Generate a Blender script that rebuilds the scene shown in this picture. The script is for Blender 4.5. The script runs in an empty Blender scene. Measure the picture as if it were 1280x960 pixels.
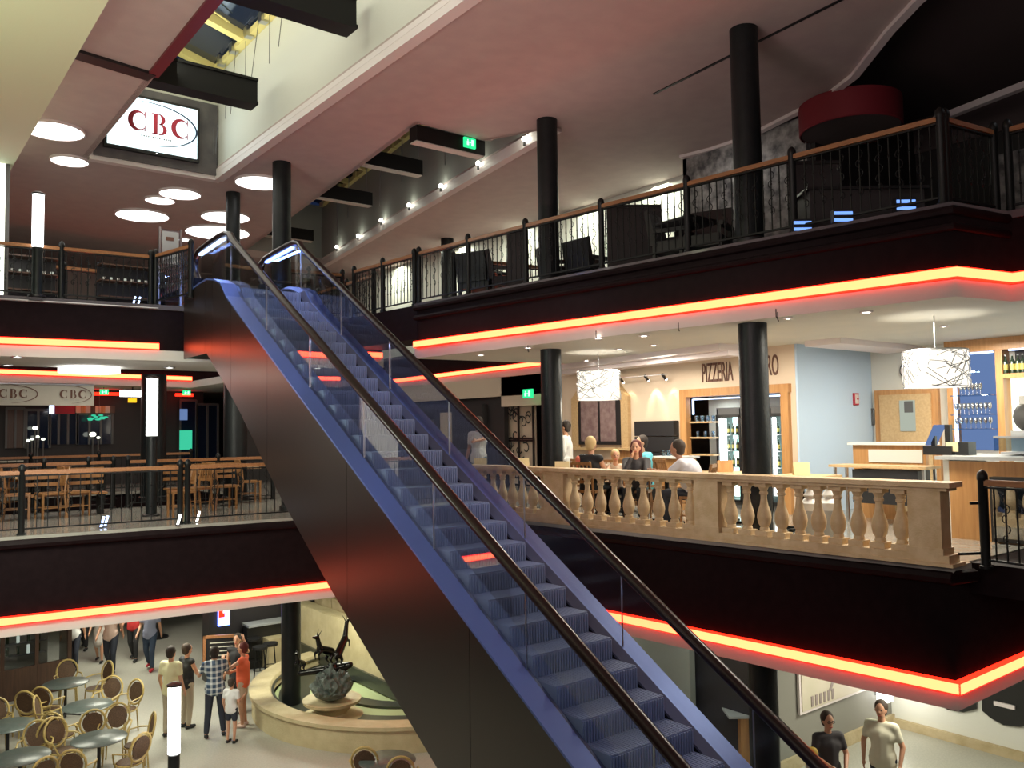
import bpy, bmesh, math, random
from mathutils import Vector, Matrix
random.seed(7)
PI = math.pi
SC = bpy.context.scene
COL = SC.collection
# ------------------------------------------------------------------ camera
F_PX, ROLL, PITCH, YAW, EYE = 1050.0, 0.0145, math.atan(57/1050), math.radians(38), 1.64
def ray(px, py):
    x, y = px-640, 480-py
    c, s = math.cos(ROLL), math.sin(ROLL)
    u, v = x*c+y*s, -x*s+y*c
    cp, sp = math.cos(PITCH), math.sin(PITCH)
    fw, up = F_PX*cp-v*sp, F_PX*sp+v*cp
    sy, cy = math.sin(YAW), math.cos(YAW)
    return Vector((sy*fw+cy*u, cy*fw-sy*u, up))
def P(px, py, z):                     # point of the plan at height z
    r = ray(px, py); t = (z-EYE)/r.z
    return Vector((0, 0, EYE))+r*t
def PX(px, py, x):
    r = ray(px, py); return Vector((0, 0, EYE))+r*(x/r.x)
def PY(px, py, y):
    r = ray(px, py); return Vector((0, 0, EYE))+r*(y/r.y)
cam = bpy.data.cameras.new('camera'); camo = bpy.data.objects.new('camera', cam); COL.objects.link(camo)
cam.sensor_width = 36; cam.lens = F_PX/1280*36; cam.clip_start = .05; cam.clip_end = 200
fw = ray(640, 480).normalized(); rt = (ray(641, 480)-ray(640, 480)).normalized(); up = (ray(640, 479)-ray(640, 480)).normalized()
camo.matrix_world = Matrix(((rt.x, up.x, -fw.x, 0), (rt.y, up.y, -fw.y, 0), (rt.z, up.z, -fw.z, EYE), (0, 0, 0, 1)))
SC.camera = camo
# ------------------------------------------------------------------ world, exposure
w = bpy.data.worlds.new('night'); SC.world = w; w.use_nodes = True
w.node_tree.nodes['Background'].inputs[0].default_value = (.012, .022, .06, 1)
w.node_tree.nodes['Background'].inputs[1].default_value = .6
SC.view_settings.view_transform = 'Standard'; SC.view_settings.look = 'None'
SC.view_settings.exposure = 0.0; SC.view_settings.gamma = 1
SC.cycles.use_denoising = True
SC.cycles.max_bounces = 7; SC.cycles.diffuse_bounces = 3; SC.cycles.glossy_bounces = 3
SC.cycles.transparent_max_bounces = 16; SC.cycles.caustics_reflective = False; SC.cycles.caustics_refractive = False
SC.cycles.sample_clamp_indirect = 4
def lamp(kind, loc, power, color=(1, .85, .65), size=.3, rot=(0, 0, 0), sy=None, spot=None, target=None, blend=.6):
    l = bpy.data.lights.new('lamp', kind); l.energy = power; l.color = color
    o = bpy.data.objects.new({'AREA': 'area_lamp', 'POINT': 'point_lamp', 'SPOT': 'spot_lamp'}[kind], l); COL.objects.link(o)
    o.location = loc
    if kind == 'AREA':
        l.shape = 'RECTANGLE'; l.size = size; l.size_y = sy or size
    else:
        l.shadow_soft_size = size
    if kind == 'SPOT': l.spot_size = spot or 1.6; l.spot_blend = blend
    o.rotation_euler = rot
    if target is not None:
        d = Vector(target)-Vector(loc); o.rotation_euler = d.to_track_quat('-Z', 'Y').to_euler()
    return o
WARM, NEUT, COOL = (1, .82, .6), (1, .93, .78), (.75, .88, 1)
# main lamps: ceiling lamps of each storey, plus added fill lamps
UP = (PI, 0, 0)
lo = lamp('AREA', (5.0, 15.4, 9.0), 60, (1, .95, .6), .5, sy=6, rot=UP)  # added uplight for the rafters and glazing
lo = lamp('AREA', (4.6, 13.4, 8.9), 130, (.98, 1, .82), 1.0, sy=11)     # inside the first skylight shaft
lo.rotation_euler = (0, math.radians(-90), 0)
lamp('AREA', (3.5, 17.5, 7.5), 120, (1, .9, .78), 5, sy=5)
lamp('AREA', (8.2, 24.0, 7.45), 140, (1, .92, .8), 5, sy=4)
lamp('AREA', (1.5, 6.0, 2.6), 230, (1, .76, .74), 2.5, sy=5, target=(5.5, 12, 7.6))  # added pink fill thrown up at the ceiling
lamp('AREA', (-1.2, 10.0, 5.2), 130, (.86, 1, .66), 2, sy=6, target=(1.0, 12, 7))  # added greenish lamp brightening the left soffit
lamp('AREA', (-1.6, 2.0, 3.2), 160, (1, .88, .82), 3, sy=3, target=(9.5, 8.5, .3))  # fill from behind the camera, standing for the opposite gallery's lamps
lamp('AREA', (3.5, -2.4, 3.4), 85, (1, .88, .82), 3, sy=2, target=(9.8, 8.0, -.6))  # second added fill lamp on the camera side
lamp('AREA', (9.6, 12.2, 5.9), 16, (1, .5, .42), 1.5, sy=6, rot=UP)
# pizzeria ceiling lamps
for x, y, e in ((11.3, 6.0, 120), (11.8, 8.6, 110), (12.0, 11.4, 95), (14.8, 6.4, 125), (12.0, 13.6, 45)):
    lamp('AREA', (x, y, 3.06), e, NEUT, .8)
# ground floor
for x, y, e in ((5.2, 18.3, 200), (5.4, 23.0, 190), (8.3, 17.4, 190), (7.9, 20.3, 60), (13.6, 7.2, 190), (11.2, 9.6, 45), (10.9, 12.6, 60), (3.0, 18.0, 90)):
    lamp('AREA', (x, y, -1.66), e*(.32 if x > 10 else .42), (.99, .98, .80), 1.0)
lamp('AREA', (11.9, 3.2, 6.9), 9, (.9, .95, 1), .5, target=(12.8, 3.0, 4.8))  # added to brighten the patterned wall at the top floor corner
lamp('AREA', (13.4, 10.6, 7.2), 5, (1, .95, .9), .6, target=(14.3, 10.6, 5.2))  # added lamp for the wallpapered wall on the top floor
lamp('AREA', (1.2, 12.6, 2.9), 330, (.97, 1, .84), 2.0, target=(5.4, 16.0, -4.3))  # fill lamp in the void, aimed down at the ground floor
# middle floor, left
for x, y, e in ((2.8, 18.8, 38), (7.4, 19.0, 36), (5.0, 24.5, 18), (2.5, 28.4, 12), (7.0, 29.0, 5)):
    lamp('AREA', (x, y, 3.05), e, (1, .9, .72), .8)
# upper floor
for y in (13.6, 16, 19, 22, 26):
    lamp('AREA', (14.95, y, 7.45), 90, (.95, 1, .82), .5, sy=2.2, target=(15.3, y, 5.6))

# ------------------------------------------------------------------ materials
def mat(name, col, rough=.5, metal=0, emis=None, es=0, spec=.5, noise=None, bump=0, bscale=40, coat=0):
    m = bpy.data.materials.new(name); m.use_nodes = True; nt = m.node_tree
    b = nt.nodes['Principled BSDF']
    b.inputs['Base Color'].default_value = (*col, 1); b.inputs['Roughness'].default_value = rough
    b.inputs['Metallic'].default_value = metal; b.inputs['Specular IOR Level'].default_value = spec
    if coat: b.inputs['Coat Weight'].default_value = coat
    if emis: b.inputs['Emission Color'].default_value = (*emis, 1); b.inputs['Emission Strength'].default_value = es
    if noise or bump:
        tc = nt.nodes.new('ShaderNodeTexCoord'); n = nt.nodes.new('ShaderNodeTexNoise'); n.inputs['Detail'].default_value = 4
        nt.links.new(tc.outputs['Object'], n.inputs['Vector'])
        if noise:
            col2, sc = noise; n.inputs['Scale'].default_value = sc
            r = nt.nodes.new('ShaderNodeValToRGB'); r.color_ramp.elements[0].position = .35; r.color_ramp.elements[1].position = .65
            r.color_ramp.elements[0].color = (*col, 1); r.color_ramp.elements[1].color = (*col2, 1)
            nt.links.new(n.outputs['Fac'], r.inputs['Fac']); nt.links.new(r.outputs['Color'], b.inputs['Base Color'])
        if bump:
            n2 = nt.nodes.new('ShaderNodeTexNoise'); n2.inputs['Scale'].default_value = bscale; nt.links.new(tc.outputs['Object'], n2.inputs['Vector'])
            bu = nt.nodes.new('ShaderNodeBump'); bu.inputs['Strength'].default_value = bump; bu.inputs['Distance'].default_value = .02
            nt.links.new(n2.outputs['Fac'], bu.inputs['Height']); nt.links.new(bu.outputs['Normal'], b.inputs['Normal'])
    return m
def emit(name, col, s):
    m = bpy.data.materials.new(name); m.use_nodes = True; nt = m.node_tree; nt.nodes.clear()
    e = nt.nodes.new('ShaderNodeEmission'); o = nt.nodes.new('ShaderNodeOutputMaterial')
    e.inputs[0].default_value = (*col, 1); e.inputs[1].default_value = s; nt.links.new(e.outputs[0], o.inputs[0]); return m
def glassm(name, tint=(1, 1, 1), refl=.08, rough=0.0):
    m = bpy.data.materials.new(name); m.use_nodes = True; nt = m.node_tree; nt.nodes.clear()
    t = nt.nodes.new('ShaderNodeBsdfTransparent'); t.inputs[0].default_value = (*tint, 1)
    g = nt.nodes.new('ShaderNodeBsdfGlossy'); g.inputs['Roughness'].default_value = rough
    fr = nt.nodes.new('ShaderNodeLayerWeight'); fr.inputs[0].default_value = .2
    ma = nt.nodes.new('ShaderNodeMath'); ma.operation = 'MULTIPLY_ADD'; ma.inputs[1].default_value = .5; ma.inputs[2].default_value = refl
    mx = nt.nodes.new('ShaderNodeMixShader'); o = nt.nodes.new('ShaderNodeOutputMaterial')
    nt.links.new(fr.outputs['Fresnel'], ma.inputs[0]); nt.links.new(ma.outputs[0], mx.inputs[0])
    nt.links.new(t.outputs[0], mx.inputs[1]); nt.links.new(g.outputs[0], mx.inputs[2]); nt.links.new(mx.outputs[0], o.inputs[0]); return m
def woodm(name, a, b, rough=.35, sc=6, axis=1):
    m = mat(name, a, rough); nt = m.node_tree; bs = nt.nodes['Principled BSDF']
    tc = nt.nodes.new('ShaderNodeTexCoord'); mp = nt.nodes.new('ShaderNodeMapping'); s = [sc*6]*3; s[axis] = sc*.5; mp.inputs['Scale'].default_value = s
    n = nt.nodes.new('ShaderNodeTexNoise'); n.inputs['Scale'].default_value = 1; n.inputs['Detail'].default_value = 5
    r = nt.nodes.new('ShaderNodeValToRGB'); r.color_ramp.elements[0].color = (*a, 1); r.color_ramp.elements[1].color = (*b, 1)
    r.color_ramp.elements[0].position = .3; r.color_ramp.elements[1].position = .7
    nt.links.new(tc.outputs['Object'], mp.inputs[0]); nt.links.new(mp.outputs[0], n.inputs['Vector']); nt.links.new(n.outputs['Fac'], r.inputs[0]); nt.links.new(r.outputs[0], bs.inputs['Base Color'])
    return m
M = dict(
    ceil=mat('ceiling_plaster', (.50, .41, .39), .8, noise=((.54, .45, .42), 3), bump=.15, bscale=60),
    soffit=mat('soffit_plaster', (.68, .72, .50), .7, bump=.1, bscale=50),
    ceil_mid=mat('middle_ceiling_plaster', (.62, .62, .58), .7, noise=((.66, .65, .6), 2)),
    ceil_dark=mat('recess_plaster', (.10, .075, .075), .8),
    lip=mat('white_painted_trim', (.80, .72, .72), .5),
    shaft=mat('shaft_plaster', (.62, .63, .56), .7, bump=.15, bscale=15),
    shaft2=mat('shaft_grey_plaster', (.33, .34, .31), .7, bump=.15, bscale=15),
    shaft_dark=mat('shaft_dark_panel', (.085, .08, .085), .6, noise=((.13, .12, .12), 3)),
    fascia=mat('black_fascia_laminate', (.008, .0042, .005), .55, noise=((.011, .006, .007), 8), spec=.08),
    black=mat('black_paint', (.012, .012, .013), .4), iron=mat('wrought_iron', (.009, .010, .010), .45, .2, spec=.3),
    beam=mat('matt_black_beam', (.004, .004, .004), .6, spec=.3), column=mat('dark_column_paint', (.006, .009, .0105), .42, spec=.3, noise=((.010, .013, .014), 5), bump=.2, bscale=25),
    cornice=mat('cornice_gesso', (.78, .72, .70), .5), redtrim=mat('dark_red_paint', (.16, .012, .02), .35),
    rail=woodm('handrail_wood', (.24, .105, .045), (.34, .16, .07), .28), wood=woodm('honey_wood', (.42, .20, .07), (.55, .29, .11), .35, 4, 2), cwood=woodm('chair_wood', (.22, .10, .035), (.32, .16, .06), .35, 4, 2),
    wood2=woodm('pale_wood', (.50, .33, .16), (.60, .42, .22), .4, 4, 0), dwood=woodm('dark_wood', (.06, .03, .02), (.1, .05, .03), .4, 4, 2),
    stone=mat('sandstone', (.56, .40, .22), .6, noise=((.66, .50, .31), 6), bump=.3, bscale=50),
    stone2=mat('fountain_stone', (.50, .42, .24), .55, noise=((.58, .50, .30), 4), bump=.3, bscale=40),
    stone3=mat('rough_stone', (.42, .33, .18), .7, noise=((.55, .45, .28), 3), bump=.6, bscale=12),
    ffloor=mat('ground_terrazzo', (.36, .36, .31), .42, noise=((.43, .42, .36), 30), bump=.05),
    mfloor=mat('middle_floor_tiles', (.30, .29, .26), .12, noise=((.35, .34, .3), 5)),
    ufloor=mat('upper_floor_tiles', (.12, .11, .12), .15),
    wall=mat('cream_plaster', (.72, .58, .44), .7, bump=.1, bscale=30), wallb=mat('pale_blue_plaster', (.50, .64, .80), .7, bump=.1, bscale=30),
    wallw=mat('white_plaster', (.70, .70, .64), .7, bump=.1, bscale=30), wallg=mat('grey_plaster', (.26, .25, .22), .7),
    walld=mat('dark_wall', (.03, .026, .027), .6), wallr=mat('dark_red_wall', (.06, .012, .018), .6),
    wallp=mat('patterned_dark_wallpaper', (.07, .07, .075), .5, noise=((.36, .35, .34), 5)),
    deck=mat('blue_tinted_deck_metal', (.08, .135, .38), .42, .3), skirt=mat('skirt_brush', (.006, .006, .009), .8, spec=.1), bevel=mat('grey_bevel_metal', (.075, .08, .13), .45, .3),  # the deck's blue tint paints in the blue handrail light
    step=mat('ribbed_step_metal', (.25, .30, .45), .5, .2), e_disp=emit('small_blue_display', (.2, .4, 1), 1.3), riser=mat('riser_metal', (.24, .28, .40), .5, .3),
    clad=mat('brown_glossy_cladding', (.010, .007, .0065), .30, .0, spec=.8), rubber=mat('handrail_rubber', (.010, .004, .004), .28, spec=.45),
    steel=mat('brushed_steel', (.55, .56, .58), .3, 1), glass=glassm('balustrade_glass', (.93, .96, .97), .015), glassw=glassm('drinking_glass', (.8, .92, 1), .25),
    glazing=mat('night_glazing', (.012, .02, .045), .08, spec=.8), yellow=mat('yellow_painted_steel', (.78, .68, .28), .4),
    water=mat('fountain_water', (.42, .50, .27), .45, spec=.3), fdark=mat('dark_mosaic', (.035, .04, .03), .3),
    bronze=mat('dark_bronze', (.025, .024, .022), .22, .8), rock=mat('green_rock', (.05, .07, .06), .55, noise=((.13, .16, .14), 9), bump=.8, bscale=25),
    red=mat('red_fabric', (.2, .012, .022), .7), cushion=mat('dark_leather', (.018, .018, .02), .4), grate=mat('grey_frame', (.1, .1, .1), .5),
    rattan=woodm('rattan', (.42, .31, .10), (.54, .41, .16), .4, 6), weave=mat('brown_weave', (.075, .04, .022), .6, noise=((.13, .075, .04), 60), bump=.5, bscale=80),
    tabletop=mat('grey_green_tabletop', (.07, .09, .085), .3, noise=((.10, .125, .115), 20)), paper=mat('cream_card', (.85, .70, .40), .6),
    shadeperf=emit('glowing_wire_shade', (1, .93, .80), 1.35),
    e_red=emit('red_led_edge', (1, .014, .005), 5.5), e_core=emit('orange_led_core', (1, .125, .045), 7.5),
    e_disc=emit('ceiling_disc_light', (1, .97, .92), 4.5), e_tube=emit('tube_lamp_light', (1, 1, .96), 6), e_spot=emit('spot_bulb', (1, .97, .85), 14),
    e_blue=emit('blue_led', (.16, .28, 1), 7), e_bluew=emit('pale_blue_led', (.5, .65, 1), 4), e_screen=emit('screen_white', (.80, .97, 1), 1.7),
    e_green=emit('exit_green', (.03, .8, .28), 1.3), e_gpale=emit('exit_pale', (.6, 1, .8), 1.4), e_fridge=emit('fridge_light', (.66, 1, .90), 4.5), glassb=glassm('lit_glass', (.8, .92, 1), .8), e_blueb=emit('bar_blue_back', (.26, .42, .85), .5),
    e_white=emit('lit_white_panel', (.95, 1, .85), 2.4), e_yel=emit('amber_sign', (1, .5, .02), 1.5), e_glow=emit('pale_glow', (.55, .6, .5), .8), e_greenw=emit('green_glow', (.05, .6, .35), 1.0),  # e_glow paints brightness onto bottles, cups and a door pane
    p_red=mat('crimson_print', (.45, .03, .06), .5), p_navy=mat('navy_print', (.02, .05, .12), .5), p_grey=mat('grey_print', (.4, .42, .43), .5), banner=mat('banner_cloth', (.55, .53, .45), .7), p_brown=mat('brown_print', (.14, .06, .04), .6),
    white=mat('white_plastic', (.75, .75, .72), .4), mapm=mat('map_board_print', (.60, .55, .42), .5, noise=((.68, .60, .50), 1.2)), mapl=mat('map_lines', (.32, .26, .25), .6),
    bottle=mat('dark_bottle_glass', (.02, .04, .02), .08, spec=.8), label=mat('bottle_label', (.6, .5, .15), .5),
    skin=mat('skin', (.55, .29, .18), .5), skin2=mat('tanned_skin', (.42, .21, .13), .5),
)
M['shadeperf'].use_nodes = True
def col(name, c, r=.75): 
    k = 'c_'+name
    if k not in M: M[k] = mat(name, c, r)
    return M[k]
# plaid shirt cloth
def plaid():
    m = mat('plaid_cotton', (.1, .15, .25), .8); nt = m.node_tree; b = nt.nodes['Principled BSDF']; tc = nt.nodes.new('ShaderNodeTexCoord'); sp = nt.nodes.new('ShaderNodeSeparateXYZ')
    nt.links.new(tc.outputs['Object'], sp.inputs[0]); out = []
    for i, sc in ((0, 62), (2, 62)):
        q = nt.nodes.new('ShaderNodeMath'); q.operation = 'MULTIPLY'; q.inputs[1].default_value = sc; nt.links.new(sp.outputs[i], q.inputs[0])
        s = nt.nodes.new('ShaderNodeMath'); s.operation = 'SINE'; nt.links.new(q.outputs[0], s.inputs[0])
        g = nt.nodes.new('ShaderNodeMath'); g.operation = 'GREATER_THAN'; g.inputs[1].default_value = .35; nt.links.new(s.outputs[0], g.inputs[0]); out.append(g)
    a = nt.nodes.new('ShaderNodeMath'); a.operation = 'ADD'; nt.links.new(out[0].outputs[0], a.inputs[0]); nt.links.new(out[1].outputs[0], a.inputs[1])
    d = nt.nodes.new('ShaderNodeMath'); d.operation = 'MULTIPLY'; d.inputs[1].default_value = .5; nt.links.new(a.outputs[0], d.inputs[0])
    r = nt.nodes.new('ShaderNodeValToRGB'); r.color_ramp.elements[0].color = (.035, .07, .13, 1); r.color_ramp.elements[1].color = (.7, .75, .75, 1)
    nt.links.new(d.outputs[0], r.inputs[0]); nt.links.new(r.outputs[0], b.inputs['Base Color']); return m
M['plaid'] = plaid()

# ------------------------------------------------------------------ helpers
def link(name, me, parent=None, loc=None):
    o = bpy.data.objects.new(name, me); COL.objects.link(o)
    if parent: o.parent = parent
    if loc is not None: o.location = loc
    return o
class MB:
    def __init__(s): s.v = []; s.f = []; s.sm = []
    def add(s, v, f, smooth=False):
        n = len(s.v); s.v += [tuple(p) for p in v]; s.f += [tuple(i+n for i in q) for q in f]; s.sm += [smooth]*len(f); return s
    def box(s, x0, x1, y0, y1, z0, z1):
        return s.add([(x0, y0, z0), (x1, y0, z0), (x1, y1, z0), (x0, y1, z0), (x0, y0, z1), (x1, y0, z1), (x1, y1, z1), (x0, y1, z1)],
                     [(0, 3, 2, 1), (4, 5, 6, 7), (0, 1, 5, 4), (1, 2, 6, 5), (2, 3, 7, 6), (3, 0, 4, 7)])
    def bar(s, a, b, wd, h, up=(0, 0, 1)):          # box beam from a to b, width wd, height h centred
        a, b = Vector(a), Vector(b); d = (b-a).normalized(); u = Vector(up)
        if abs(d.dot(u)) > .98: u = Vector((0, 1, 0))
        r = d.cross(u).normalized(); u = r.cross(d).normalized(); r *= wd/2; u = u*(h/2)
        return s.add([a-r-u, a+r-u, a+r+u, a-r+u, b-r-u, b+r-u, b+r+u, b-r+u], [(0, 3, 2, 1)[::-1], (4, 5, 6, 7)[::-1], (0, 1, 5, 4)[::-1], (1, 2, 6, 5)[::-1], (2, 3, 7, 6)[::-1], (3, 0, 4, 7)[::-1]])
    def prism(s, poly, z0, z1):
        n = len(poly); v = [(x, y, z0) for x, y in poly]+[(x, y, z1) for x, y in poly]
        return s.add(v, [tuple(range(n))[::-1], tuple(range(n, 2*n))]+[(i, (i+1) % n, (i+1) % n+n, i+n) for i in range(n)])
    def sheet(s, pts, x0, x1, axis='x'):            # closed profile in (y,z) pushed from x0 to x1
        n = len(pts); v = [(x0, a, b) for a, b in pts]+[(x1, a, b) for a, b in pts]
        if axis == 'y': v = [(a, x0, b) for a, b in pts]+[(a, x1, b) for a, b in pts]
        return s.add(v, [tuple(range(n))[::-1], tuple(range(n, 2*n))]+[(i, (i+1) % n, (i+1) % n+n, i+n) for i in range(n)])
    def tube(s, pts, r, n=8, caps=True, closed=False, flat=None):
        pts = [Vector(p) for p in pts]; m = len(pts); rr = r if isinstance(r, (list, tuple)) else [r]*m
        rings = []; prev = None; base = len(s.v); v = []; f = []
        for i, p in enumerate(pts):
            if closed: d = pts[(i+1) % m]-pts[i-1]
            else: d = (pts[min(i+1, m-1)]-pts[max(i-1, 0)])
            d = d.normalized() if d.length > 1e-9 else Vector((0, 0, 1))
            if prev is None:
                u = Vector((0, 0, 1)) if abs(d.z) < .9 else Vector((0, 1, 0))
            else: u = prev
            u = (u-d*u.dot(d)).normalized(); prev = u; w_ = d.cross(u)
            for k in range(n):
                a = 2*PI*k/n; v.append(p+(u*math.cos(a)+w_*math.sin(a))*rr[i])
        for i in range(m-1 if not closed else m):
            for k in range(n):
                j = (i+1) % m; f.append((i*n+k, j*n+k, j*n+(k+1) % n, i*n+(k+1) % n)[::-1])
        if caps and not closed: f += [tuple(range(n))[::-1][::-1], tuple(range((m-1)*n, m*n))[::-1]]
        return s.add(v, f, True)
    def lathe(s, prof, n=16, c=(0, 0, 0), a0=0, a1=2*PI):
        full = abs(a1-a0-2*PI) < 1e-6; m = len(prof); k = n if full else n+1; v = []; f = []
        for i in range(k):
            a = a0+(a1-a0)*i/n
            for r, z in prof: v.append((c[0]+r*math.cos(a), c[1]+r*math.sin(a), c[2]+z))
        for i in range(n):
            j = (i+1) % k
            for q in range(m-1): f.append((i*m+q, j*m+q, j*m+q+1, i*m+q+1))
        return s.add(v, f, True)
    def cyl(s, c, r, z0, z1, n=20): return s.lathe([(0, z0), (r, z0), (r, z1), (0, z1)], n, (c[0], c[1], 0))
    def ell(s, c, rx, ry, rz, n=12, m=8):
        v = []; f = []
        for i in range(m+1):
            t = PI*i/m
            for k in range(n):
                a = 2*PI*k/n; v.append((c[0]+rx*math.sin(t)*math.cos(a), c[1]+ry*math.sin(t)*math.sin(a), c[2]-rz*math.cos(t)))
        for i in range(m):
            for k in range(n): f.append((i*n+k, i*n+(k+1) % n, (i+1)*n+(k+1) % n, (i+1)*n+k))
        return s.add(v, f, True)
    def mesh(s, name='mesh'):
        me = bpy.data.meshes.new(name); me.from_pydata(s.v, [], s.f); me.validate()
        if len(me.polygons) == len(s.sm): me.polygons.foreach_set('use_smooth', s.sm)
        bm = bmesh.new(); bm.from_mesh(me); bmesh.ops.remove_doubles(bm, verts=bm.verts, dist=1e-5); bmesh.ops.recalc_face_normals(bm, faces=bm.faces)
        for e in bm.edges:
            if len(e.link_faces) == 2 and e.calc_face_angle(0) > .7: e.smooth = False
        bm.to_mesh(me); bm.free(); me.update(); return me
    def out(s, name, m, parent=None, world=False, loc=None):
        if world and parent is not None:
            L = Vector(parent.location)
            q = parent.parent
            while q: L += Vector(q.location); q = q.parent
            s.v = [tuple(Vector(p)-L) for p in s.v]
        me = s.mesh(name); me.materials.append(M[m] if isinstance(m, str) else m)
        return link(name, me, parent, loc)
def tag(o, label, cat, group=None):
    o['label'] = label; o['category'] = cat
    if group: o['group'] = group
    return o
def thing(name, label, cat, loc=(0, 0, 0), rot=0, group=None):
    o = bpy.data.objects.new(name, None); COL.objects.link(o); o.empty_display_size = .1
    o.location = loc; o.rotation_euler = (0, 0, rot); return tag(o, label, cat, group)
def structure(o): o['kind'] = 'structure'; return o
def copy_tree(o, parent=None):
    c = o.copy(); COL.objects.link(c)
    if parent: c.parent = parent
    for ch in KIDS.get(o, None) or o.children: copy_tree(ch, c)
    return c
KIDS = {}
def dup(proto, loc, rot=0, label=None, group=None, used={}):
    if proto not in used: used[proto] = 1; o = proto
    else: o = copy_tree(proto)
    o.location = loc; o.rotation_euler = (0, 0, rot)
    if label: o['label'] = label
    if group: o['group'] = group
    return o
def shared(name, me, parent, loc, rot=None):
    o = link(name, me, parent, loc)
    if rot is not None: o.rotation_euler = rot
    return o
def plate(name, outer, holes, z0, z1, m):           # flat slab with holes
    cu = bpy.data.curves.new('outline', 'CURVE'); cu.dimensions = '2D'; cu.fill_mode = 'BOTH'; cu.extrude = (z1-z0)/2
    for poly in [outer]+holes:
        sp = cu.splines.new('POLY'); sp.points.add(len(poly)-1); sp.use_cyclic_u = True
        for i, (x, y) in enumerate(poly): sp.points[i].co = (x, y, 0, 1)
    t = bpy.data.objects.new('outline', cu); COL.objects.link(t)
    me = bpy.data.meshes.new_from_object(t.evaluated_get(bpy.context.evaluated_depsgraph_get())); bpy.data.objects.remove(t); bpy.data.curves.remove(cu)
    for v in me.vertices: v.co.z += (z0+z1)/2
    me.materials.clear(); me.materials.append(M[m]); me.name = name
    return structure(link(name, me))
def text(s, size, name, m, parent, mw, depth=.004, sx=1, align='CENTER'):
    cu = bpy.data.curves.new('lettering', 'FONT'); cu.body = s; cu.size = size; cu.extrude = depth; cu.align_x = align; cu.align_y = 'CENTER'
    t = bpy.data.objects.new('lettering', cu); COL.objects.link(t)
    me = bpy.data.meshes.new_from_object(t.evaluated_get(bpy.context.evaluated_depsgraph_get())); bpy.data.objects.remove(t); bpy.data.curves.remove(cu)
    me.transform(mw @ Matrix.Diagonal((sx, 1, 1, 1))); me.materials.clear(); me.materials.append(M[m])
    return link(name, me, parent)
def face_m(o, xd, yd):                               # matrix: local x along xd, y along yd, origin o
    xd, yd = Vector(xd).normalized(), Vector(yd).normalized(); zd = xd.cross(yd)
    return Matrix(((xd.x, yd.x, zd.x, o[0]), (xd.y, yd.y, zd.y, o[1]), (xd.z, yd.z, zd.z, o[2]), (0, 0, 0, 1)))
# ------------------------------------------------------------------ the building
BIG = [(-6, -3), (20.5, -3), (20.5, 36), (-6, 36)]
HU = [(-2, -2.5), (11.5, -2.5), (11.4, 4.4), (10.35, 4.6), (9.2, 15.0), (14.6, 14.4), (15.3, 27.3), (9.8, 27.3), (9.8, 17.55), (4.85, 17.95), (-2, 18.6)]
HU3 = [(-2, 20.9), (8.6, 20.3), (8.6, 27.9), (-2, 25.9)]
HM = [(-2, .6), (17.5, .6), (17.5, 4.65), (9.95, 4.6), (9.35, 15.3), (7.42, 15.5), (1.9, 16.1), (-2, 16.5)]
HM3 = [(-2, 20.9), (8.3, 20.3), (8.3, 26.5), (-2, 26.5)]
def inset(poly, d):                                   # grow a hole outwards (poly counter-clockwise)
    n = len(poly); out = []
    for i in range(n):
        a, b, c = Vector(poly[i-1]), Vector(poly[i]), Vector(poly[(i+1) % n])
        n1 = Vector(((b-a).y, -(b-a).x)).normalized(); n2 = Vector(((c-b).y, -(c-b).x)).normalized(); m_ = (n1+n2); m_ = m_/max(.3, m_.dot(n1)) 
        out.append(tuple(b+m_*d))
    return out
plate('ceiling', BIG, [inset(HU, -.03), inset(HU3, -.03)], 3.15, 3.36, 'ceil_mid')
plate('slab', BIG, [HU, HU3], 3.36, 4.2, 'fascia')
plate('floor', BIG, [inset(HU, -.03), inset(HU3, -.03)], 4.2, 4.3, 'ufloor')
plate('ceiling', BIG, [inset(HM, -.03), inset(HM3, -.03)], -1.62, -1.44, 'ceil_mid')
plate('slab', BIG, [HM, HM3], -1.44, -.12, 'fascia')
plate('floor', BIG, [inset(HM, -.04), inset(HM3, -.04)], -.08, 0, 'mfloor')
structure(MB().prism([(10.15, .6), (17.4, .6), (17.4, 4.62), (10.4, 4.62)], -.36, 0).out('floor', 'fascia'))
structure(MB().prism([(9.2, 14.96), (9.84, 14.9), (9.84, 17.6), (8.95, 17.66)], 3.56, 4.27).out('slab', 'fascia'))
structure(MB().box(-6, 20.5, -3, 36, -4.5, -4.3).out('floor', 'ffloor'))
S1 = [(3.8, 7), (6.5, 7), (6.5, 19.4), (3.8, 19.4)]
S2 = [(8.5, 13.7), (10.12, 13.72), (10.79, 12.3), (13.0, 27.6), (10.0, 27.6)]
WAVE = [(14.2, 12.0), (14.35, 11.3), (14.35, 10.5), (14.2, 9.8), (13.98, 9.0), (13.75, 8.2), (13.3, 7.4), (12.75, 6.8), (12.2, 6.2), (11.65, 5.5), (11.1, 4.6), (10.6, 3.6), (10.2, 2.2), (10, -2)]
WAVEC = WAVE[::-1]
plate('ceiling', BIG, [S1, S2, WAVEC[0:1]+[(18.4, -2), (18.4, 12)]+WAVE[:-1]], 7.6, 7.85, 'ceil')
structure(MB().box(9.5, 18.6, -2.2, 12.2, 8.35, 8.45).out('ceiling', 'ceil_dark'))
b = MB()                                              # upstand of the recess and its light lip along the wave
for i in range(len(WAVE)-1):
    a, c = WAVE[i], WAVE[i+1]; b.bar((*a, 8.1), (*c, 8.1), .04, .5)
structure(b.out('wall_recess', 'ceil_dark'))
b = MB()
for i in range(len(WAVE)-1):
    a, c = WAVE[i], WAVE[i+1]; b.bar((a[0]-.02, a[1], 7.6), (c[0]-.02, c[1], 7.6), .14, .13)
structure(b.out('trim_1', 'lip'))
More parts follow.
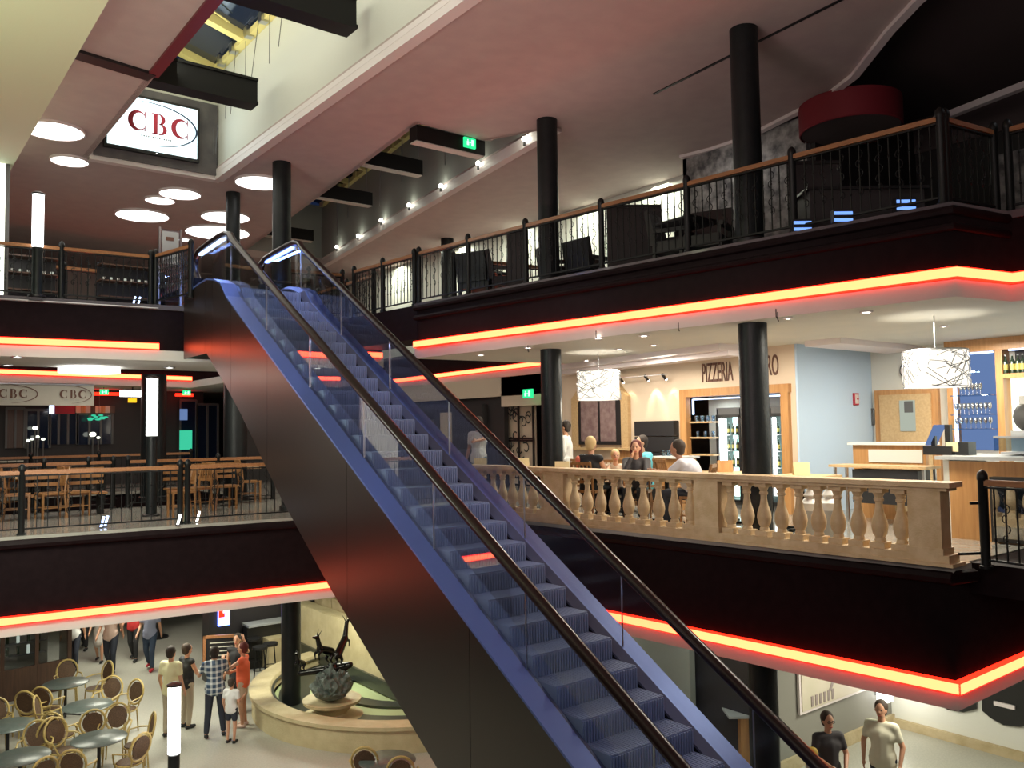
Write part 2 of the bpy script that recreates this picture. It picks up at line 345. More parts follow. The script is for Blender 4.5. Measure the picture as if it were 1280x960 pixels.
b = MB(); pr = [P(1170, 150, 7.55), P(1280, 107, 7.55)]; dd = (pr[1]-pr[0]); b.bar(pr[0], pr[0]+dd*4, .14, .12); structure(b.out('trim_2', 'lip'))
structure(MB().bar((11.12, 10.0, 7.595), (10.7, 5.4, 7.595), .05, .02).out('trim_3', 'black'))
# left bulkhead above the near gallery
structure(MB().box(-4, 2.3, 2, 20.6, 6.9, 7.6).out('ceiling', 'soffit'))
# upper red strips, lips
def strip(name, pts, z, side=1):
    n = len(pts); core = MB(); edge = MB(); 
    for i in range(n-1):
        a, c = Vector((*pts[i], z)), Vector((*pts[i+1], z)); d = (c-a).normalized(); nrm = Vector((d.y, -d.x, 0))*side
        e0 = d*.03 if i else Vector((0, 0, 0)); e1 = d*.03 if i < n-2 else Vector((0, 0, 0))
        off = nrm*.02; core.bar(a+off*3-e0*2, c+off*3+e1*2, .055, .112); edge.bar(a+off*2-e0*2, c+off*2+e1*2, .08, .138)  # red edge bar: the strip's blurred halo drawn as emission
    t = edge.out(name, 'e_red'); structure(t); core.out('light_core', 'e_core', t)
UZ, MZ = 3.44, -1.36
strip('trim_4', [(9.2, 15.0), (10.35, 4.6), (11.4, 4.4), (11.5, -2.4)], UZ, 1)
strip('trim_5', [(-2, 18.6), (4.85, 17.95)], UZ, 1)
strip('trim_6', [(7.1, 17.77), (9.78, 17.55)], UZ, 1)
strip('trim_7', [(14.62, 14.6), (15.3, 27.2)], UZ, -1)
strip('trim_8', [(-2, 25.9), (8.55, 27.9)], UZ, 1)
strip('trim_9', [(9.35, 15.2), (9.95, 4.6), (17, 4.65)], MZ, 1)
strip('trim_10', [(-2, 16.5), (1.9, 16.1), (7.42, 15.5), (9.3, 15.3)], MZ, 1)
# mouldings on the fascias
def mould(name, pts, z, m='black', r=.05):
    structure(MB().tube([(*p, z) for p in pts], r, 8).out(name, m))
mould('trim_11', [(-2, 16.47), (1.9, 16.07), (7.42, 15.47), (9.33, 15.27), (9.93, 4.57), (10.3, 4.5)], -.13, 'fascia', .08)
mould('trim_12', [(11.38, 4.38), (10.33, 4.56), (9.17, 15.0)], 4.0, 'fascia', .05)
mould('trim_13', [(11.38, 4.38), (10.33, 4.56), (9.17, 15.0)], 4.2, 'fascia', .06)
mould('trim_14', [(-2, 18.55), (4.83, 17.9)], 4.22, 'steel', .02)
# outer walls
for nm, a in (('wall_left', (-6.2, -6, -3, 36)), ('wall_back', (-6, 20.5, 35.8, 36)), ('wall_right', (20.3, 20.5, -3, 36)), ('wall_front', (-6, 20.5, -3.2, -3))):
    structure(MB().box(*a, -4.3, 7.7).out(nm, 'walld'))
# skylight shafts
def shaft(name, poly, z0, z1, m, mats=None):
    n = len(poly)
    for i in range(n):
        a, c = Vector((*poly[i], 0)), Vector((*poly[(i+1) % n], 0)); d = (c-a).normalized(); nr = Vector((d.y, -d.x, 0))*.06
        b = MB(); b.bar(a+nr+Vector((0, 0, (z0+z1)/2))-d*.1, c+nr+Vector((0, 0, (z0+z1)/2))+d*.1, .1, z1-z0); structure(b.out(name, (mats or {}).get(i, m)))
shaft('wall_shaft', S1, 7.6, 10.1, 'shaft', {3: 'redtrim', 0: 'shaft'})
structure(MB().box(3.86, 6.48, 19.28, 19.33, 7.62, 9.28).out('wall_shaft', 'shaft_dark'))
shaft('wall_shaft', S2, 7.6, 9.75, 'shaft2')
structure(MB().box(3.66, 3.84, 7, 14.35, 7.56, 7.66).out('trim_15', 'redtrim'))
def corn(name, a, c, side):
    a, c = Vector((*a, 0)), Vector((*c, 0)); d = (c-a).normalized(); nr = Vector((d.y, -d.x, 0))*side; b = MB()
    for off, z, wd, h in ((.05, 7.57, .20, .08), (.01, 7.64, .10, .07), (-.02, 7.72, .05, .10), (.10, 7.60, .06, .1)):
        b.bar(a+nr*off+Vector((0, 0, z)), c+nr*off+Vector((0, 0, z)), wd, h)
    structure(b.out(name, 'cornice'))
corn('trim_16', (6.5, 7), (6.5, 19.4), 1); corn('trim_17', (6.6, 19.4), (3.8, 19.4), 1); corn('trim_18', (10.79, 12.3), (13.0, 27.6), 1)
# pitched glazing of skylight 1: yellow rafters, eaves rail with brackets, glass panes
t = thing('skylight', 'pitched skylight over the escalator with pale yellow rafters and night-blue panes', 'skylight', (3.9, 7, 10.1))
def gz(x): return 10.1+(6.5-x)*.28
b = MB()
b.bar((6.42, 7, 10.08), (6.42, 19.3, 10.08), .16, .12); b.out('eaves_rail', 'yellow', t, True)
for i, y in enumerate((7.6, 9.5, 11.4, 13.3, 15.35, 17.35, 19.25)):
    MB().bar((6.42, y, gz(6.42)), (3.7, y, gz(3.7)), .2, .2).out('rafter', 'yellow', t, True)
    if i < 6: MB().add([(6.42, y+.07, gz(6.42)+.06), (6.42, y+1.85, gz(6.42)+.06), (3.7, y+1.85, gz(3.7)+.06), (3.7, y+.07, gz(3.7)+.06), (6.42, y+.07, gz(6.42)+.09), (6.42, y+1.85, gz(6.42)+.09), (3.7, y+1.85, gz(3.7)+.09), (3.7, y+.07, gz(3.7)+.09)], [(0, 1, 2, 3), (7, 6, 5, 4), (0, 4, 5, 1), (1, 5, 6, 2), (2, 6, 7, 3), (3, 7, 4, 0)]).out('pane', 'glazing', t, True)
MB().tube([(5.95, 17.0, 10.2), (3.8, 16.3, 10.6)], .02, 6).out('tie_rod', 'yellow', t, True)
for y in (14.2, 15.2, 16.2, 17.0, 17.9, 18.7):
    MB().box(6.28, 6.44, y-.1, y+.06, 9.98, 10.2).box(6.3, 6.4, y+.06, y+.14, 10.05, 10.22).out('bracket', 'steel', t, True)
k = 0
for y, z0, z1, dx in ((15.0, 9.0, 10.0, .1), (15.7, 8.95, 10.0, 0), (16.3, 8.7, 10.0, .15), (17.0, 8.6, 9.9, 0), (17.6, 8.5, 9.9, .1), (18.2, 8.6, 9.9, 0), (18.7, 7.95, 8.6, .05), (19.0, 8.0, 8.6, 0)):
    MB().tube([(6.3, y, z1), (6.3-dx, y+.02, z0)], .008, 5).out('hanging_wire', 'grate', t, True)
# black beams across the first skylight
beam_l = ['black steel beam across the first skylight, the one nearest the wall screen', 'black steel beam across the skylight at the very top of the photo']
for i, (y, xr) in enumerate(((15.95, 6.15), (11.95, 6.25))):
    t = thing('roof_beam', beam_l[i], 'beam', (3.9, y, 8.2), 0, 'black beams across the skylights')
    MB().box(3.7, xr, y, y+.3, 8.2, 8.62).out('web', 'beam', t, True); MB().box(3.7, xr, y-.05, y+.35, 8.14, 8.2).out('flange', 'beam', t, True); MB().box(3.7, xr, y-.05, y+.35, 8.62, 8.67).out('flange', 'beam', t, True)
structure(MB().bar((2.3, 14.15, 7.58), (3.75, 14.4, 7.58), .3, .06).out('trim_19', 'black'))
# second skylight: beams, eaves, wires, upright spot lamps
t = thing('skylight', 'long second skylight over the side void with a thin yellow eaves rail', 'skylight', (8.6, 13.8, 9.4))
a0, a1 = Vector((10.86, 13.5, 9.72)), Vector((12.9, 27.4, 9.72))
MB().bar(a0, a1, .14, .14).out('eaves_rail', 'yellow', t, True)
for i in range(9):
    p = a0.lerp(a1, (i+.5)/9); MB().box(p.x-.14, p.x+.02, p.y-.08, p.y+.08, 9.62, 9.84).out('bracket', 'yellow', t, True)
    if i < 8: p = a0.lerp(a1, (i+1)/9); MB().bar(p, p+Vector((-2.6, .3, .5)), .12, .16).out('rafter', 'yellow', t, True)
for i in range(10):
    p = a0.lerp(a1, (i+.4)/10); MB().tube([p+Vector((-.12-.1*(i % 2), 0, .0)), p+Vector((-.14-.1*(i % 2), .05, -1.0-.3*(i % 3)))], .012, 5).out('hanging_wire', 'steel', t, True)
structure(MB().box(3.5, 6.9, 6.6, 19.8, 12.3, 12.4).out('wall_sky', 'glazing')); structure(MB().add([(8.2, 13.1, 10.4), (11.1, 13.1, 9.86), (13.2, 27.8, 9.86), (9.7, 27.8, 10.4)], [(0, 1, 2, 3)]).out('window_1', 'glazing'))
bl = ['black beam with the green exit sign across the second skylight', 'black beam of the second skylight, next behind the one with the exit sign', 'third black beam of the second skylight from the exit sign', 'farthest small black beam of the second skylight, behind the column']
for i, y in enumerate((13.75, 17.4, 20.6, 25.6)):
    s = (y-13.7)/13.9; xl, xr = 8.5+1.5*s, 10.9+2.1*s; xe = xl+(1.62 if i == 0 else 2.0); z_b = 7.3 if i == 0 else 7.95
    t = thing('roof_beam', bl[i], 'beam', (xl, y, z_b), 0, 'black beams across the skylights')
    z = 7.3 if i == 0 else 7.95
    MB().box(xl-.02, xe, y, y+.28, z, z+(.3 if i == 0 else .36)).out('web', 'beam', t, True); MB().box(xl-.02, xe, y+.03, y+.25, z-.02, z).out('flange', 'shaft', t, True)  # pale flange colour paints the lit underside of the black beam
# spots along the cornice of the second skylight
spx = [(660, 175), (602, 205), (555, 233), (515, 257), (480, 276), (451, 295), (424, 309), (397, 324)]
names = ['nearest', 'second', 'third', 'fourth', 'fifth', 'sixth', 'seventh', 'farthest']
for i, q in enumerate(spx):
    x0, x1 = 10.95, 13.0
    # intersection with the shaft wall plane
    n_ = Vector((14.2, -2.05, 0)).normalized(); r = ray(*q); tt = (Vector((10.93, 13.4, 0))-Vector((0, 0, 0))).dot(n_)/r.dot(n_); p = Vector((0, 0, EYE))+r*tt-n_*.09
    t = thing('spotlight', '%s small bright spotlight from the exit sign on the grey skylight wall' % names[i].capitalize(), 'spotlight', p, 0, 'spotlights along the second skylight')
    MB().ell((0, 0, 0), .055, .055, .06, 10, 6).out('bulb', 'e_spot', t); MB().cyl((0, 0), .03, -.14, -.05, 8).out('holder', 'grate', t)
    lamp('POINT', p-n_*.12+Vector((0, 0, .05)), 2.2, (.95, 1, .8), .04)
# ------------------------------------------------------------------ ceiling discs of the top floor
dl = [(67, 164, 66, 'large round ceiling light nearest the left bulkhead'), (87, 202, 42, 'small round ceiling light below left of the wall screen'), (200, 251, 36, 'smallest round ceiling light of the middle pair'), (225, 243, 50, 'round ceiling light just right of the smallest one'),
      (178, 270, 62, 'wide round ceiling light lowest in the middle of the ceiling'), (282, 272, 60, 'round ceiling light partly behind the thin dark column'), (325, 229, 62, 'round ceiling light partly behind the thick dark column'), (272, 291, 78, 'broad round ceiling light above the escalator top'), (232, 300, 18, 'tiny round ceiling light beside the information panel')]
for x, y, wpx, lb in dl:
    p = P(x, y, 7.56); d = (p-Vector((0, 0, EYE))).length; r = wpx/2*d/F_PX*.93-.03
    t = thing('ceiling_light', lb, 'lamp', p, 0, 'round ceiling lights of the top floor')
    MB().cyl((0, 0), r, -.0, .03, 36).out('diffuser', 'e_disc', t); MB().lathe([(r, -.01), (r+.03, -.01), (r+.03, .04), (r, .04)], 36).out('rim', 'lip', t)
# ------------------------------------------------------------------ wall screen CBC
def serif_c(b, cx, cz, h, sc=1):                      # letter drawn in local (x,z) plane of a board: crescent with serifs
    n = 22; o = []; i_ = []
    for k in range(n+1):
        a = math.radians(42+276*k/n); o.append((cx+h*.44*math.cos(a)*1, cz+h*.5*math.sin(a))); i_.append((cx+h*.10+h*.33*math.cos(a)*.95, cz+h*.40*math.sin(a)))
    for k in range(n): quad(b, o[k], o[k+1], i_[k+1], i_[k])
    for s in (1, -1): x = cx+h*.33; quad(b, (x-.02*h, cz+s*h*.48), (x+.03*h, cz+s*h*.48), (x+.03*h, cz+s*h*.16), (x-.0*h, cz+s*h*.2))
def quad(b, *q): n = len(b.v); b.v += [(x, 0, z) for x, z in q]+[(x, -.006, z) for x, z in q]; m = len(q); b.f += [tuple(n+i for i in range(m)), tuple(n+m+i for i in range(m))[::-1]]+[(n+i, n+i+m, n+(i+1) % m+m, n+(i+1) % m) for i in range(m)]; b.sm += [False]*(m+2)
def serif_b(b, cx, cz, h):
    quad(b, (cx-.27*h, cz-.5*h), (cx-.08*h, cz-.5*h), (cx-.08*h, cz+.5*h), (cx-.27*h, cz+.5*h))
    for z in (.48, -.5): quad(b, (cx-.34*h, cz+z*h), (cx+.05*h, cz+z*h), (cx+.05*h, cz+(z+.04)*h), (cx-.34*h, cz+(z+.04)*h))
    for c0, hh, wd in ((.25, .27, .28), (-.23, .29, .36)):
        n = 14; o = []; i_ = []
        for k in range(n+1):
            a = math.radians(-90+180*k/n); o.append((cx+.0*h+h*wd*math.cos(a), cz+(c0+hh*math.sin(a))*h)); i_.append((cx+.0*h+h*(wd-.18)*math.cos(a), cz+(c0+(hh-.04)*math.sin(a))*h))
        for k in range(n): quad(b, o[k], o[k+1], i_[k+1], i_[k])
def arc(b, cx, cz, rx, rz, a0, a1, w0, w1, n=40):
    pr_ = None
    for k in range(n+1):
        a = math.radians(a0+(a1-a0)*k/n); wd = w0+(w1-w0)*math.sin(PI*k/n); c, s = math.cos(a), math.sin(a)
        cur = ((cx+(rx+wd/2)*c, cz+(rz+wd/2)*s), (cx+(rx-wd/2)*c, cz+(rz-wd/2)*s))
        if pr_: quad(b, pr_[0], cur[0], cur[1], pr_[1])
        pr_ = cur
def logo(parent, x0, y, z0, W, H, cols=('p_red', 'p_navy')):   # emblem on a board of size W x H, facing -y
    h = H*.40; b = MB(); cz = z0+H*.54; cx = x0+W*.56
    serif_c(b, cx-h*1.0, cz, h); serif_b(b, cx, cz, h); serif_c(b, cx+h*1.0, cz, h)
    for i in range(len(b.v)): b.v[i] = (b.v[i][0], b.v[i][1]+y, b.v[i][2])
    b.out('lettering', cols[0], parent, True)
    b = MB(); arc(b, x0+W*.45, z0+H*.52, W*.54, H*.42, 100, -82, .003*W, .02*W)
    for i in range(len(b.v)): b.v[i] = (b.v[i][0], b.v[i][1]+y, b.v[i][2])
    b.out('swoosh', cols[1], parent, True)
    b = MB()
    for i in range(14):
        if i % 5 == 4: continue
        x = x0+W*(.36+.025*i); quad(b, (x, z0+H*.25), (x+W*.014, z0+H*.25), (x+W*.014, z0+H*.28), (x, z0+H*.28))
    for i in range(len(b.v)): b.v[i] = (b.v[i][0], b.v[i][1]+y, b.v[i][2])
    b.out('small_print', 'p_grey', parent, True)['kind'] = 'stuff'
t = thing('wall_screen', 'glowing white wall screen reading CBC in crimson serif letters', 'screen', (4.1, 19.2, 7.8))
MB().box(4.03, 6.03, 19.14, 19.24, 7.80, 9.06).out('frame', 'black', t, True); MB().box(4.09, 5.97, 19.12, 19.15, 7.87, 9.0).out('display', 'e_screen', t, True)
logo(t, 4.09, 19.11, 7.87, 1.88, 1.13); MB().ell((5.1, 19.135, 7.835), .012, .01, .012, 6, 4).out('status_light', 'e_disc', t, True)
lamp('AREA', (5.0, 19.0, 8.4), 12, (.75, .95, 1), 1.7, sy=1.0, rot=(-PI/2, 0, 0))
# ------------------------------------------------------------------ columns
def column(x, y, z0, z1, r, lb):
    t = thing('column', lb, 'column', (x, y, z0), 0, 'dark round columns')
    MB().cyl((0, 0), r, 0, z1-z0, 32).out('shaft', 'column', t); MB().lathe([(r, 0), (r+.04, 0), (r+.04, .1), (r, .12)], 32).out('base_ring', 'black', t)
L3 = ((4.3, 7.6, 'on the top floor'), (0, 3.15, 'on the middle floor'), (-4.3, -1.62, 'on the ground floor'))
for z0, z1, w_ in L3:
    column(7.3, 17.5 if z0 > 4 else 17.0, z0, z1, .2, {4.3: 'Thick dark column just behind the escalator top', 0: 'Dark column on the middle floor hidden behind the escalator', -4.3: 'Dark column set against the fountain rim'}[z0])
    column(10.4, 12.1, z0, z1, .2, {4.3: 'Dark column rising behind the upper railing near the exit sign', 0: 'Dark column beside the woman in white on the middle floor', -4.3: 'Dark ground floor column behind the escalator'}[z0])
    column(10.4, 7.53, z0, z1, .208, {4.3: 'Nearest and darkest column at top right of the photo', 0: 'Dark column in front of the pizzeria lettering', -4.3: 'Dark ground floor column left of the map board'}[z0])
column(7.25, 20.4, 4.3, 7.6, .17, 'Slim dark column above the left escalator handrail')
column(7.4, 20.6, 0, 3.15, .28, 'Wide dark column on the middle floor behind the cross of lamps')
column(5.9, 22.2, 0, 3.15, .3, 'Second wide dark column left of the cross of lamps')
column(14.4, 21.6, 4.3, 7.6, .2, 'Far dark column seen above the middle of the upper railing')

# ------------------------------------------------------------------ escalator
XL, XR = 5.42, 6.80                                    # handrail lines
SL = .605
def zn(y): return .61+SL*(y-9.3)                      # nosing line
ZT, ZB = 4.3, -4.3
YT = 9.3+(ZT-.61)/SL; YB = 9.3+(ZB-.61)/SL
esc = thing('escalator', 'long escalator with blue-lit steel decks, glass sides and dark handrails rising to the top floor', 'escalator', (6.1, YB, ZB))
def side_line(h0, hflat_t, y_end):                     # deck or rail line: incline plus eased landings
    pts = []
    for y in (-1.1, YB-1.2, YB-.6): pts.append((y, ZB+hflat_t))
    pts.append((YB+.2, zn(YB+.2)+h0))
    n = 12
    for i in range(1, n): y = YB+.2+(YT-.75-YB)*i/n; pts.append((y, zn(y)+h0))
    pts.append((YT-.55, zn(YT-.55)+h0))
    return pts
def deckz(pts_h): pass
deck_top = side_line(.13, .2, 0)+[(YT-.25, ZT+.08), (YT+.1, ZT+.2), (YT+.5, ZT+.27), (YT+1.0, ZT+.25), (YT+1.9, ZT+.14)]
under = [(YT+1.9, 3.15), (15.9, 3.15), (14.9, 2.52), (14.12, 1.98), (12.5, .72), (10.75, -.46)]
yb_ = 10.75; y_ = 4.6
under += [(y_, -.46-SL*(yb_-y_)), (3.2, -4.3), (-1.1, -4.3)]
prof = deck_top+under
XO0, XI0, XI1, XO1 = 5.16, 5.50, 6.66, 7.02
# cladding of the left side in panels with seams, the right side, the underside
seams = [-1.1, 1.8, 4.6, 7.4, 10.2, 12.95, 14.6, 15.6, 16.0, YT+1.9]
def interp(pts, y):
    pts = sorted(pts)
    for a, c in zip(pts, pts[1:]):
        if a[0] <= y <= c[0]: return a[1]+(c[1]-a[1])*(y-a[0])/max(1e-6, c[0]-a[0])
    return pts[0][1] if y < pts[0][0] else pts[-1][1]
def side_poly(a, c, shrink=.0):
    tp = [(a, interp(deck_top, a)-.03)]+[(y, z-.03) for y, z in sorted(deck_top) if a < y < c]+[(c, interp(deck_top, c)-.03)]
    bt = [(c, interp(under, c))]+[(y, z) for y, z in sorted(under, reverse=True) if a < y < c]+[(a, interp(under, a))]
    return tp+bt
for a, c in zip(seams, seams[1:]):
    MB().sheet(side_poly(a+.004, c-.004), XO0, XO0+.03).out('cladding_panel', 'clad', esc, True)
    MB().sheet(side_poly(a+.004, c-.004), XO1-.03, XO1).out('cladding_panel', 'clad', esc, True)
b = MB(); u = sorted(under)
for (ya, za), (yc, zc) in zip(u, u[1:]): b.add([(XO0+.03, ya, za+.01), (XO1-.03, ya, za+.01), (XO1-.03, yc, zc+.01), (XO0+.03, yc, zc+.01), (XO0+.03, ya, za+.04), (XO1-.03, ya, za+.04), (XO1-.03, yc, zc+.04), (XO0+.03, yc, zc+.04)], [(3, 2, 1, 0), (4, 5, 6, 7), (0, 1, 5, 4), (2, 3, 7, 6)])
b.out('underside', 'clad', esc, True)
b = MB()                                               # dark box below the steps
for (ya, za), (yc, zc) in zip(deck_top, deck_top[1:]): b.add([(XO0+.03, ya, za-.5), (XO1-.03, ya, za-.5), (XO1-.03, yc, zc-.5), (XO0+.03, yc, zc-.5)], [(0, 1, 2, 3)])
b.out('truss_cover', 'black', esc, True)
def ribbon(xa, xb, za, zb, name, m):                   # slanting deck surface following deck_top
    b = MB()
    for (y0, z0), (y1, z1) in zip(deck_top, deck_top[1:]):
        b.add([(xa, y0, z0+za), (xb, y0, z0+zb), (xb, y1, z1+zb), (xa, y1, z1+za), (xa, y0, z0+za-.03), (xb, y0, z0+zb-.03), (xb, y1, z1+zb-.03), (xa, y1, z1+za-.03)], [(0, 1, 2, 3), (7, 6, 5, 4), (0, 3, 7, 4), (1, 5, 6, 2)])
    b.out(name, m, esc, True)
ribbon(XO0-.01, XI0-.08, -.0, .0, 'deck', 'deck'); ribbon(XI1+.12, XO1+.01, .0, .0, 'deck', 'deck')
ribbon(XI0-.08, XI0+.0, .0, -.05, 'inner_deck', 'bevel'); ribbon(XI1-.0, XI1+.12, -.05, .0, 'inner_deck', 'bevel')
ribbon(XI0-.001, XI0+.012, -.05, -.42, 'skirt', 'skirt'); ribbon(XI1-.012, XI1+.001, -.42, -.05, 'skirt', 'skirt')
# steps
n_steps = int((ZT-ZB)/.226); rise = (ZT-ZB)/n_steps; run = rise/SL
b = MB(); W_ = XI1-XI0-.03
prf = [(0, 0), (run-.0, 0), (run, -.03), (run, -rise-.06), (.0, -rise-.06), (-.012, -.04)]
b.sheet([(y, z) for y, z in prf], -W_/2, W_/2)
for i in range(30):                                    # tread and riser grooves
    x = -W_/2+W_*(i+.5)/30; b.box(x-.006, x+.006, -.018, run-.01, 0, .008); b.box(x-.006, x+.006, -.03, -.012, -rise, -.012)
sme = b.mesh('step'); sme.materials.append(M['step'])
L = Vector(esc.location)
for i in range(n_steps):
    y = YB+run*i-.0; z = ZB+rise*(i+1)
    shared('step', sme, esc, Vector(((XI0+XI1)/2, y, z-.0))-L)
MB().box(XI0, XI1, YT, YT+1.9, 4.2, ZT).out('landing_plate', 'steel', esc, True); MB().box(XI0, XI1, -1.1, YB, ZB-.0, ZB+.04).out('landing_plate', 'steel', esc, True)
# glass and handrails
def rail_line(x):
    pts = []
    for i in range(15): y = YB+.6+(YT-.15-YB-.6)*i/14; pts.append((y, zn(y)+1.0))
    pts += [(YT+.02, ZT+1.06), (YT+.25, ZT+1.12), (YT+.6, ZT+1.13), (YT+1.2, ZT+1.1), (YT+1.75, ZT+1.06), (YT+1.98, ZT+.98), (YT+2.07, ZT+.8), (YT+2.0, ZT+.6), (YT+1.85, ZT+.45)]
    lo = [(YB+.3, zn(YB+.3)+1.02), (YB-.1, ZB+1.06), (YB-.8, ZB+1.05), (YB-1.5, ZB+1.03), (YB-1.75, ZB+.9), (YB-1.8, ZB+.7), (YB-1.6, ZB+.5)]
    return lo[::-1]+pts
for x in (XL, XR):
    pts = rail_line(x)
    b = MB(); n = len(pts)
    ring = [(-.055, -.035), (-.062, -.01), (-.055, .018), (-.035, .04), (0, .05), (.035, .04), (.055, .018), (.062, -.01), (.055, -.035), (.03, -.06), (-.03, -.06)]; NR = len(ring)
    v = []
    for i, (y, z) in enumerate(pts):
        a, c = pts[max(i-1, 0)], pts[min(i+1, n-1)]; d = Vector((0, c[0]-a[0], c[1]-a[1])).normalized(); nn = Vector((0, -d.z, d.y))
        for (u0, h0) in ring: v.append(Vector((x+u0*1.15, y, z))+nn*h0)
    f = []
    for i in range(n-1):
        for k in range(NR): f.append((i*NR+k, i*NR+(k+1) % NR, (i+1)*NR+(k+1) % NR, (i+1)*NR+k))
    f += [tuple(range(NR)), tuple(range((n-1)*NR, n*NR))]
    b.add(v, f, True).out('handrail', 'rubber', esc, True)
    MB().tube([(x, y, z-.065) for y, z in pts], .016, 6).out('rail_guide', 'steel', esc, True)
    b = MB(); top_ = [(x, YT+.35, ZT+1.065), (x, YT+1.72, ZT+1.0)]
    b.bar(Vector(top_[0])-Vector((0, 0, .035)), Vector(top_[1])-Vector((0, 0, .035)), .07, .04).out('light_strip', 'e_bluew' if x == XL else 'e_blue', esc, True)
    # glass panels between deck and rail, with joints
    ys = [YB-1.3+1.72*i for i in range(11)]+[YT+1.7]
    for a, c in zip(ys, ys[1:]):
        if c-a < .2: continue
        g = MB(); k = 4; top = []; bot = []
        for j in range(k+1):
            y = a+.006+(c-a-.012)*j/k; top.append((y, interp(pts, y)-.045)); bot.append((y, interp(deck_top, y)-.02))
        g.sheet(top+bot[::-1], x-.005, x+.005).out('glass_panel', 'glass', esc, True)
        if a > YB: MB().box(x-.007, x+.007, a-.006, a+.006, interp(deck_top, a), interp(pts, a)-.06).out('glass_joint', 'steel', esc, True)
    # newel housing at the top
    MB().box(x-.09, x+.09, YT+1.8, YT+1.95, ZT, ZT+.5).out('newel_cover', 'skirt', esc, True)
lamp('AREA', (5.6, YT+1.0, ZT+1.0), 22, (.25, .4, 1), .1, sy=1.4)
lamp('AREA', (6.62, YT+1.0, ZT+1.0), 22, (.2, .35, 1), .1, sy=1.4)
for x, o_ in ((XL, .0), (XR, .0)):                     # added blue lamps along both handrails; only the top holds a strip
    for i in range(5):
        y = 2.9+2.9*i; o = lamp('AREA', (x+(.06 if x == XL else -.06), y, zn(y)+.88), (1, 1.2, 1.8, 3, 6)[i], (.38, .5, 1), .05, sy=2.7)
        o.rotation_euler = (math.atan(SL), (-.5 if x == XL else .5)*1.0, 0)
# recess side walls
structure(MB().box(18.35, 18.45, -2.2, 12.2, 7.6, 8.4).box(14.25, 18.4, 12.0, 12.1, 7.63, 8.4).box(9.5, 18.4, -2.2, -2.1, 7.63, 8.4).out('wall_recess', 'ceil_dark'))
# ------------------------------------------------------------------ iron railings
def mk_bar(h, knots=True):
    b = MB(); b.box(-.007, .007, -.007, .007, 0, h)
    if knots:
        for z in (h*.28, h*.72): b.add([(.02, 0, z), (0, .02, z), (-.02, 0, z), (0, -.02, z), (0, 0, z+.03), (0, 0, z-.03)], [(0, 1, 4), (1, 2, 4), (2, 3, 4), (3, 0, 4), (1, 0, 5), (2, 1, 5), (3, 2, 5), (0, 3, 5)])
    me = b.mesh('baluster'); me.materials.append(M['iron']); return me
def mk_scroll(h):
    b = MB()
    pts = []
    for i in range(5):
        z = h*(.30+.14*i); s = 1 if i % 2 else -1
        for k in range(7): a = -PI/2+PI*k/6; pts.append((s*.045*math.cos(a), 0, z+.05*math.sin(a)))
        if i < 4: pts.append((s*-.012, 0, z+.03))
    b.tube(pts, .007, 4)
    me = b.mesh('scroll'); me.materials.append(M['iron']); return me
BARM, SCRM = mk_bar(.86), mk_scroll(.86); BARP = mk_bar(.86, True)
def railing(lb, p0, p1, z, posts=(0, 1), h=1.1, sp=.125, scroll=2, group='iron railings with wooden handrails', wood='rail', bars=True, name='railing', topz=None, panel=None):
    p0, p1 = Vector((*p0, z)), Vector((*p1, z)); D = p1-p0; Ln = D.length; d = D.normalized()
    t = thing(name, lb, 'railing', p0, 0, group)
    s = h/1.1
    b = MB(); hz = (h-.05)
    b.bar(Vector((0, 0, hz)), D+Vector((0, 0, hz)), .07, .055); b.bar(Vector((0, 0, hz+.03)), D+Vector((0, 0, hz+.03)), .045, .02); b.out('handrail', wood, t)
    MB().bar(Vector((0, 0, hz-.05)), D+Vector((0, 0, hz-.05)), .05, .02).out('top_rail', 'iron', t)
    MB().bar(Vector((0, 0, .1)), D+Vector((0, 0, .1)), .04, .025).out('bottom_rail', 'iron', t)
    for q in posts:
        c = D*q; pb = MB(); pb.lathe([(0, 0), (.07, 0), (.07, .03), (.052, .04), (.052, h-.02), (.06, h-.01), (.06, h+.03), (.05, h+.07), (.02, h+.1), (0, h+.105)], 12, tuple(c)); pb.out('post', 'iron', t)
    if bars:
        n = int(Ln/sp); ang = math.atan2(D.y, D.x)
        for i in range(1, n):
            q = i/n
            if min(abs(q-pq)*Ln for pq in posts) < .06: continue
            o = shared('baluster', BARM, t, D*q+Vector((0, 0, .11))); o.scale = (1, 1, (hz-.16)/.86); o.rotation_euler = (0, 0, ang)
            if scroll and i % scroll == 0: o = shared('scroll', SCRM, t, D*q+Vector((0, 0, .11))); o.scale = (1, 1, (hz-.16)/.86); o.rotation_euler = (0, 0, ang)
    return t
def off(p, q, d): v = (Vector(q)-Vector(p)).normalized(); return Vector((v.y, -v.x))*d
A_, B_ = Vector((10.42, 4.72)), Vector((9.28, 15.0))
def tq(px, zz=4.3):                                   # fraction along the gallery edge under photo column px
    r = ray(px, 300); n_ = Vector(((B_-A_).y, -(B_-A_).x)); t_ = A_.dot(n_)/(r.x*n_.x+r.y*n_.y); p = Vector((r.x, r.y))*t_; return (p-A_).length/(B_-A_).length
railing('Long iron railing with orange-brown handrail along the right top floor gallery', A_, B_, 4.3, [0]+[tq(x) for x in (993, 860, 752, 657, 585)]+[1.0], 1.12)
railing('Short iron railing running back from the corner of the right top floor gallery', (10.5, 4.7), (11.5, 4.55), 4.3, (0, 1), 1.12)
railing('Iron railing at the right edge of the photo on the top floor', (11.55, 4.4), (11.62, 0.5), 4.3, (0, .5, 1), 1.12)
railing('Iron railing left of the double post, above the inner corner of the top floor', (9.06, 17.5), (9.24, 15.12), 4.28, (0, .5, 1), 1.12)
